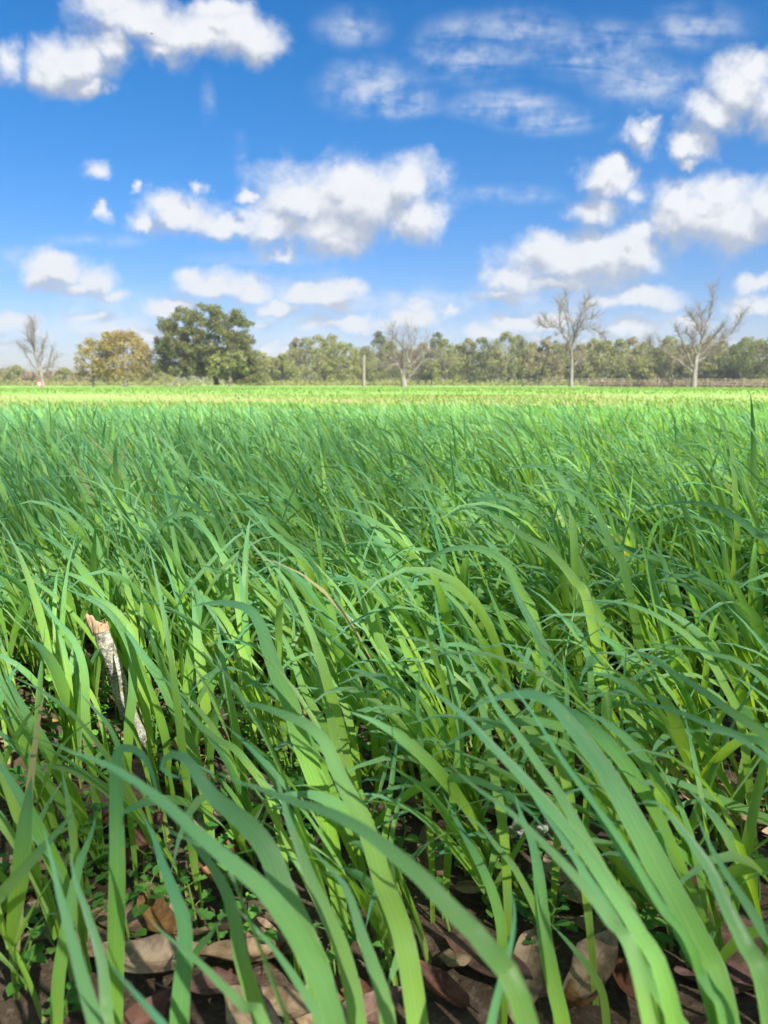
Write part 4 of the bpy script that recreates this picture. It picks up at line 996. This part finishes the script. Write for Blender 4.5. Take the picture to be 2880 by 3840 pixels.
def put_leaf(k, x, y, z, rot, sc, label=None, first=False):
    src = LV[k][2]
    if src.users_collection and not src.get('used'): o = src; src['used'] = 1
    else:
        o = src.copy(); COL.objects.link(o)
    o.location = (x, y, z); o.rotation_euler = rot; o.scale = (sc, sc, sc)
    if 'used' in o: pass
    tag(o, label or leaf_place(LV[k][0], x, y), 'leaf'); 
    o['group'] = GROUP_L
    return o
def litter():
    rng = np.random.default_rng(55)
    special = [('C',930,640,1,0,.25,'large tan oak leaf with clear veins at the bottom, left of centre'),('C',1070,730,0,0,.5,'broad pale tan leaf beside the clear-veined one at the bottom'),
      ('C',80,490,2,2,.2,'smooth purplish oval leaf at the left edge near the bottom'),('C',130,350,3,7,.15,'long pale leaf with a reddish rim at the left edge'),
      ('C',610,270,4,1,1.2,'glossy reddish brown curled leaf behind the vertical blade'),('C',690,590,5,5,2.3,'folded orange-yellow leaf beside the small round-leaved weed'),
      ('C',160,440,0,0,.9,'grey-tan leaf with branching veins at the left, under the long pale leaf'),('C',890,870,6,6,.5,'small reddish purple leaf at the bottom edge'),
      ('C',640,760,0,7,.3,'tan leaf edge showing at the bottom under the wide blade'),('D',260,120,5,5,2.1,'small bright orange-brown leaf standing among stems, bottom centre'),
      ('D',400,420,3,3,.6,'pale tan leaf under the stems left of the fallen twig'),('D',790,420,0,0,1.7,'pointed pale tan leaf below the fallen twig'),
      ('D',1560,250,0,3,2.6,'upright tan leaf near the right edge of the soil'),('D',880,820,5,0,.8,'pale broken leaf at the bottom right'),
      ('D',1480,640,2,2,2.9,'purplish leaf at the lower right behind the arched blade'),('B',1180,720,0,0,.4,'tan leaf on the bare soil in the right half'),('C',350,180,2,2,1.1,'purple-brown leaf behind the lower left blades')]
    for wn, x, y, _, k, a, lb in special:
        ox, oy, sc = WIN[wn]; gx, gy = ground_at(ox + x * sc, oy + y * sc)
        o = put_leaf(k, gx, gy, .010 + rng.uniform(0, .004), (rng.normal(0, .18), rng.normal(0, .18), a), rng.uniform(.95, 1.15), lb); del o['group']
    n = 0
    while n < 270:
        y = math.sqrt(rng.uniform(.30 ** 2, 1.25 ** 2)); x = rng.uniform(-1, 1) * (y * .62 + .03)
        if rng.random() < max(0, (y - .65)) * 1.1: continue
        k = int(rng.choice(8, p=[.2, .13, .14, .17, .11, .06, .07, .12]))
        o = put_leaf(k, x, y, .004 + rng.uniform(0, .010) + float(tz(x, y)), (rng.normal(0, .22), rng.normal(0, .22), rng.uniform(0, 6.28)), rng.uniform(.7, 1.12)); n += 1
    for _, _, o in LV:
        if 'used' in o: del o['used']
    # beyond arm's reach the litter can no longer be counted
    acc = Acc(); src = [(o.data, mt) for mt, _, o in LV]
    parts = {}
    for _ in range(750):
        y = math.sqrt(rng.uniform(1.1 ** 2, 3.2 ** 2)); x = rng.uniform(-1, 1) * (y * .6 + .1); k = int(rng.integers(0, 8))
        me = src[k][0]; v = np.empty(len(me.vertices) * 3, np.float32); me.vertices.foreach_get('co', v); v = v.reshape(-1, 3)
        i = np.arange(105).reshape(15, 7)[::2, ::2]; vv = v[i.ravel()]; nn, mm = i.shape; ii = np.arange(nn * mm).reshape(nn, mm)
        F = np.stack([ii[:-1, :-1], ii[1:, :-1], ii[1:, 1:], ii[:-1, 1:]], -1).reshape(-1, 4)
        a = rng.uniform(0, 6.28); c, s_ = math.cos(a), math.sin(a); tl = rng.normal(0, .2, 2)
        vv = vv * rng.uniform(.7, 1.1); vv = np.stack([vv[:, 0] * c - vv[:, 1] * s_ + x, vv[:, 0] * s_ + vv[:, 1] * c + y, vv[:, 2] + vv[:, 0] * tl[0] + vv[:, 1] * tl[1] + .008 + float(tz(x, y))], 1)
        parts.setdefault(src[k][1].name, (Acc(), src[k][1]))[0].add(vv, F, np.stack([np.tile(np.linspace(0, 1, mm), nn), np.repeat(np.linspace(0, 1, nn), mm)], 1))
    root = None
    for a_, mt in parts.values():
        o = a_.obj('leaf_litter', mt, root)
        if root is None: root = o; tag(o, 'brown leaf litter deeper in the grass beyond the nearest leaves', 'leaf litter', kind='stuff')
        else: o['kind'] = 'stuff'
litter()

# ---------------------------------------------------------------- small weeds
def petal(L, Wd, cup, seed, lobed=False, n=6):
    s = np.linspace(0, 1, n)
    w_ = np.sin(np.pi * np.clip(s * .93 + .05, 0, 1)) ** .6 * Wd / 2
    if lobed: w_ = w_ * (1 + .35 * np.sin(s * 20 + seed)); 
    w_[-1] = Wd * .03
    x = s * L; z = -cup * s ** 2 * L
    V_ = np.concatenate([np.stack([x, w_, z + np.abs(w_) * .35], 1), np.stack([x, 0 * x, z], 1), np.stack([x, -w_, z + np.abs(w_) * .35], 1)])
    i = np.arange(n * 3).reshape(3, n); F = np.stack([i[:-1, :-1], i[:-1, 1:], i[1:, 1:], i[1:, :-1]], -1).reshape(-1, 4)
    uv = np.concatenate([np.stack([np.full(n, u), s], 1) for u in (0, .5, 1)])
    return V_, F, uv
def rotm(v, yaw, pitch):
    c, s_ = math.cos(pitch), math.sin(pitch); v = np.stack([v[:, 0] * c - v[:, 2] * s_, v[:, 1], v[:, 0] * s_ + v[:, 2] * c], 1)
    c, s_ = math.cos(yaw), math.sin(yaw); return np.stack([v[:, 0] * c - v[:, 1] * s_, v[:, 0] * s_ + v[:, 1] * c, v[:, 2]], 1)
def weed_shape(kind, rng):
    """list of (part name, verts, faces, uv)"""
    out = []
    H_ = rng.uniform(.022, .050); lean = rng.normal(0, .25, 2)
    stem = [np.array([lean[0] * t * H_, lean[1] * t * H_, t * H_ - .003 * (t == 0)]) for t in (0, .35, .7, 1.0)]
    v, f = tube(stem, [.0011, .001, .0008, .0006], 5); out.append(('stem', v, f, np.full((len(v), 2), .3)))
    tiers = int(rng.integers(2, 5)); a0 = rng.uniform(0, 3)
    for t in range(tiers):
        q = (t + 1) / tiers; p = stem[0] + (stem[3] - stem[0]) * q; a = a0 + t * 1.57
        L = rng.uniform(.009, .016) * (1 - .35 * q); k = 2 if kind == 'chickweed' else 3
        for j in range(k):
            yaw = a + j * 2 * math.pi / k + rng.normal(0, .2)
            if kind == 'chickweed': v, f, u = petal(L, L * rng.uniform(.62, .85), rng.uniform(0, .5), t)
            else: v, f, u = petal(L * 1.15, L * .75, rng.uniform(0, .3), t * 3 + j, True, 10)
            pt = rng.uniform(.0, .6)
            sl = rng.uniform(.002, .007); v = v + np.array([sl, 0, 0]); v = rotm(v, yaw, pt) + p
            out.append(('leaf', v, f, u))
            st = rotm(np.array([[0, 0, 0], [sl, 0, 0.]]), yaw, pt) + p
            tv, tf = tube([st[0], (st[0] + st[1]) / 2, st[1]], [.0004] * 3, 3); out.append(('leaf_stalk', tv, tf, np.full((len(tv), 2), .3)))
    return out
def make_weed(kind, x, y, label, sc, rng, group=None):
    root = empty('small_weed', (x, y, float(tz(x, y)) + .004)); tag(root, label, 'weed', group)
    st = Acc()
    for nm, v, f, u in weed_shape(kind, rng):
        if nm == 'leaf':
            r_ = rng.random(); mesh_obj('leaf', v * sc, f, M_weed, root, u, {'rnd': np.full(len(v), r_)})
        else: st.add(v * sc, f, u)
    st.obj('stem', M_stem, root); return root
def weeds():
    rng = np.random.default_rng(91)
    sp = [('C',640,470,'chickweed','round-leaved seedling in the gap left of the bottom centre blade, topmost leaves bright'),('C',575,640,'chickweed','round-leaved seedling low beside the folded orange leaf'),
          ('C',400,420,'chickweed','leafy seedling between the lower left blades and the purple leaf'),('C',850,470,'dovefoot','lobed-leaf weed above the large tan leaf'),('C',250,240,'chickweed','slim seedling behind the bottom left corner blade'),
          ('D',420,110,'dovefoot','lobed-leaf weed just left of the fallen twig'),('B',570,350,'chickweed','tall leafy weed in the dark gap right of centre'),('B',950,680,'chickweed','spreading seedling on bare soil right of the largest arch'),
          ('A',270,640,'dovefoot','frilly lobed weed left of the stick foot'),('A',1130,720,'chickweed','flat broad-leaved seedling under the long centre arch'),('C',110,760,'chickweed','dark leafy seedling near the bottom left corner soil'),('A',1360,1050,'dovefoot','weed at the foot of the twisting blade')]
    for wn, x, y, kd, lb in sp:
        ox, oy, sc = WIN[wn]; gx, gy = ground_at(ox + x * sc, oy + y * sc + 40); make_weed(kd, gx, gy, lb, 1.15, rng)
    for i in range(150):
        y = math.sqrt(rng.uniform(.42 ** 2, 1.0 ** 2)); x = rng.uniform(-1, 1) * (y * .6)
        kd = 'chickweed' if rng.random() < .65 else 'dovefoot'
        make_weed(kd, x, y, 'tiny smooth-leaved seedling among the dead leaves and stems' if kd == 'chickweed' else 'tiny lobed-leaf seedling among the dead leaves and stems', rng.uniform(.7, 1.15), rng,
                  'small smooth seedlings between the grass stems' if kd == 'chickweed' else 'small lobed seedlings between the grass stems')
    a = Acc()
    for i in range(1700):
        y = math.sqrt(rng.uniform(.46 ** 2, 2.1 ** 2)); x = rng.uniform(-1, 1) * (y * .62)
        if rng.random() > .35 + .65 * (math.sin(x * 5) * math.cos(y * 4) > -.3): continue
        sc = rng.uniform(.6, 1.25); b = np.array([x, y, float(tz(x, y))])
        for nm, v, f, u in weed_shape('chickweed' if rng.random() < .6 else 'dovefoot', rng):
            if nm != 'leaf_stalk': a.add(v * sc + b, f, u)
    o = a.obj('ground_cover', M_weed); tag(o, 'low leafy chickweed and lobed weeds carpeting the soil under the grass', 'ground cover', kind='stuff')
weeds()

# ---------------------------------------------------------------- lichened stick, fallen twig
def m_lichen():
    m, n, out = new_mat('lichened_bark')
    o = n.node('ShaderNodeTexCoord').outputs['Object']
    big = n.noise(o, 75, 4, .6); fine = n.noise(o, 620, 5, .7); mid = n.noise(n.v('MULTIPLY', o, (1, 1, 1.6)), 230, 4, .65)
    c = n.mix(n.step(big, .40, .60), (0.12, 0.105, 0.075), (0.32, 0.31, 0.265))
    c = n.mix(n.step(mid, .50, .62), c, (0.46, 0.455, 0.42))
    c = n.mix(n.m('MULTIPLY', n.step(fine, .54, .62), .85), c, (0.035, 0.03, 0.025))
    c = n.mix(n.step(n.noise(o, 140, 2), .58, .66, 0, .55), c, (0.36, 0.33, 0.16))
    h = n.m('ADD', n.m('MULTIPLY', mid, .6), fine)
    n.l.new(principled(n, c, .85, .2, h, .9, .0012), out.inputs[0]); return m
M_lichen = m_lichen()
M_split = simple('split_wood', (.20, .13, .075), (.40, .29, .18), 260, .8, (3, 3, .35), .6, .001)
M_inner = simple('inner_bark', (.20, .06, .04), (.32, .13, .08), 220, .8, bstr=.5, bdist=.0008)
def rough_stick(pts, rr, n=26, m=90, amp=.06, seed=0):
    rng = np.random.default_rng(seed); C_ = cr(np.asarray(pts, float), m); r_ = np.interp(np.linspace(0, 1, m), np.linspace(0, 1, len(rr)), rr)
    ph = rng.uniform(0, 6, 8); i = np.linspace(0, 1, m)[:, None]; a = (np.arange(n) * 2 * math.pi / n)[None]
    k = 1 + amp * (np.sin(i * 38 + ph[0]) * .5 + np.sin(i * 90 + 2 * a + ph[1]) * .3 + np.sin(3 * a + i * 22 + ph[2]) * .5) + rng.normal(0, amp * .35, (m, n))
    v, f = tube(C_, np.ones(m), n); v = v.reshape(m, n, 3); v = C_[:, None] + (v - C_[:, None]) * (r_[:, None] * k)[..., None]
    return v.reshape(-1, 3), f, C_
def stick():
    A = lambda x, y, d: unproj(x * .868, 2200 + y * .868, d)
    pts = [A(622,735,.80), A(600,650,.795), A(562,560,.79), A(528,470,.785), A(505,380,.78), A(475,300,.775), A(450,230,.77), A(436,178,.768)]
    g = pts[0] + (pts[0] - pts[1]) * 1.0; g[2] = -.01; pts = [g] + pts
    v, f, C_ = rough_stick(pts, [.0100, .0086, .0082, .0080, .0086, .0084, .0080, .0080, .0076], seed=4)
    root = empty('broken_stick', C_[0]); tag(root, 'short broken stick with grey-white lichened bark standing upright among the blades, left', 'stick')
    o = mesh_obj('bark', v - C_[0], f, M_lichen, root)
    # jagged splintered end: a tall sliver at the left and a low torn rim at the right
    top = C_[-1] - C_[0]; ax = C_[-1] - C_[-5]; ax /= np.linalg.norm(ax); rt = np.array([1., 0, 0]); rt -= ax * rt.dot(ax); rt /= np.linalg.norm(rt); fw = np.cross(ax, rt)
    rng = np.random.default_rng(3); a = Acc()
    n = 20; ring = []
    hs = []
    for i in range(n):
        t = i * 2 * math.pi / n; hs.append((.0025 + .0030 * rng.random()) if math.cos(t) > -.35 else .006 + .003 * rng.random())
    V_ = []; 
    for i in range(n):
        t = i * 2 * math.pi / n; d = rt * math.cos(t) + fw * math.sin(t); V_ += [top + d * .0082 - ax * .003, top + d * .0078 + ax * hs[i], top + d * .0040 + ax * (hs[i] * .4)]
    V_.append(top - ax * .001); F3 = []; F4 = []
    for i in range(n):
        j = (i + 1) % n; F4 += [(3 * i, 3 * j, 3 * j + 1, 3 * i + 1), (3 * i + 1, 3 * j + 1, 3 * j + 2, 3 * i + 2)]; F3.append((3 * i + 2, 3 * j + 2, 3 * n))
    mesh_obj('torn_end', V_, [np.array(F3), np.array(F4)], M_split, root, smooth=False)
    left = top - rt * .0058
    sl = Acc(); tip = A(374, 98, .762) - C_[0]; dirn = tip - left
    for k in range(9):
        off = rt * rng.uniform(-.0026, .0030) + fw * rng.uniform(-.004, .003); ln = rng.uniform(.72, 1.04) if k else 1.05
        p0 = left + off - ax * .004; p1 = p0 + dirn * ln * .92 + off * .1
        sl.add(*tube([p0, p0 + (p1 - p0) * .5 + off * .1, p0 + (p1 - p0) * .93, p1], [.0021, .0019, .0014, .0004], 5))
    sl.obj('splinter', M_split, root, smooth=False)
    # strip of bark still on the sliver's outer edge
    b = Acc(); p0 = left - rt * .0022 - ax * .006; b.add(*tube([p0, p0 + dirn * .5 - rt * .0006, p0 + dirn * .95], [.0028, .0022, .0012], 6)); b.obj('bark_strip', M_lichen, root)
    r_ = Acc(); p0 = top + rt * .0045; 
    for k in range(5): q = p0 + rt * rng.normal(0, .002) + fw * rng.normal(0, .003); r_.add(*tube([q - ax * .002, q + ax * rng.uniform(.003, .0075)], [.0016, .0004], 4))
    r_.obj('inner_bark', M_inner, root, smooth=False)
    k0 = A(560, 440, .784) - C_[0]; k1 = A(590, 444, .786) - C_[0]
    kn = Acc(); kn.add(*tube([k0, (k0 + k1) / 2, k1, k1 + (k1 - k0) * .03], [.0046, .0040, .0034, .0004], 9)); kn.obj('knot', M_lichen, root)
    # twig on the ground
    D_ = lambda x, y, d: unproj(1440 + x * .868, 3000 + y * .868, d)
    gx = [ground_at(1440 + x * .868, 3000 + y * .868) for x, y in ((310, 290), (430, 245), (540, 215), (640, 205), (740, 175))]
    P_ = [np.array([x, y, z]) for (x, y), z in zip(gx, (.010, .013, .016, .015, .018))]
    v, f, C2 = rough_stick(P_, [.0030, .0052, .0058, .0050, .0036], 14, 50, .08, 6)
    root = empty('fallen_twig', C2[0]); tag(root, 'pale lichened twig lying on the soil behind the stems, lower right of centre', 'twig')
    mesh_obj('bark', v - C2[0], f, M_lichen, root)
    s = Acc(); q = C2[28] - C2[0]; s.add(*tube([q, q + np.array([.004, .010, .006]), q + np.array([.012, .018, .010])], [.003, .0022, .001], 7)); s.obj('side_twig', M_lichen, root)
stick()

# ---------------------------------------------------------------- two birds
def bird(px, py, Y, span, yaw, flap, roll, label):
    p = unproj(px, py, Y); root = empty('bird', p); tag(root, label, 'bird'); root.rotation_euler = (roll, 0, yaw)
    M_bird = bpy.data.materials.get('dark_feathers') or simple('dark_feathers', (.01, .011, .012), (.03, .03, .032), 6, .6)
    B_ = Acc(); L = span * .62
    B_.add(*tube([(-L * .5, 0, 0), (-L * .3, 0, 0), (0, 0, -.01), (L * .28, 0, .01), (L * .42, 0, .02), (L * .52, 0, .01)], [L * .03, L * .09, L * .15, L * .11, L * .08, L * .01], 10))
    B_.add(np.array([(-L * .45, 0, .0), (-L * .8, L * .16, 0), (-L * .85, -L * .16, 0), (-L * .45, 0, .03)]), np.array([(0, 1, 2), (3, 2, 1)])); B_.obj('body', M_bird, root)
    for s in (-1, 1):
        up = math.sin(flap); o = math.cos(flap); h = span / 2
        pts = [(L * .22, s * L * .08, .02), (L * .26, s * h * .5 * o, h * .5 * up + .02), (0, s * h * o, h * up * .8), (-L * .12, s * h * .55 * o, h * .45 * up), (-L * .2, s * L * .08, 0)]
        top = np.array(pts); bot = top - np.array([0, 0, .02]); v = np.vstack([top, bot])
        F3 = [(0, 1, 4), (1, 3, 4), (1, 2, 3), (5, 9, 6), (6, 9, 8), (6, 8, 7)]; F4 = [(i, (i + 1) % 5, 5 + (i + 1) % 5, 5 + i) for i in range(5)]
        mesh_obj('wing', v, [np.array(F3), np.array(F4)], M_bird, root, smooth=False)
bird(568, 127, 85, .50, .5, .5, .5, 'small dark bird flying high at the upper left before the cloud')
bird(1709, 634, 90, .40, .2, -.25, .2, 'tiny dark bird flying right of the large middle cloud')
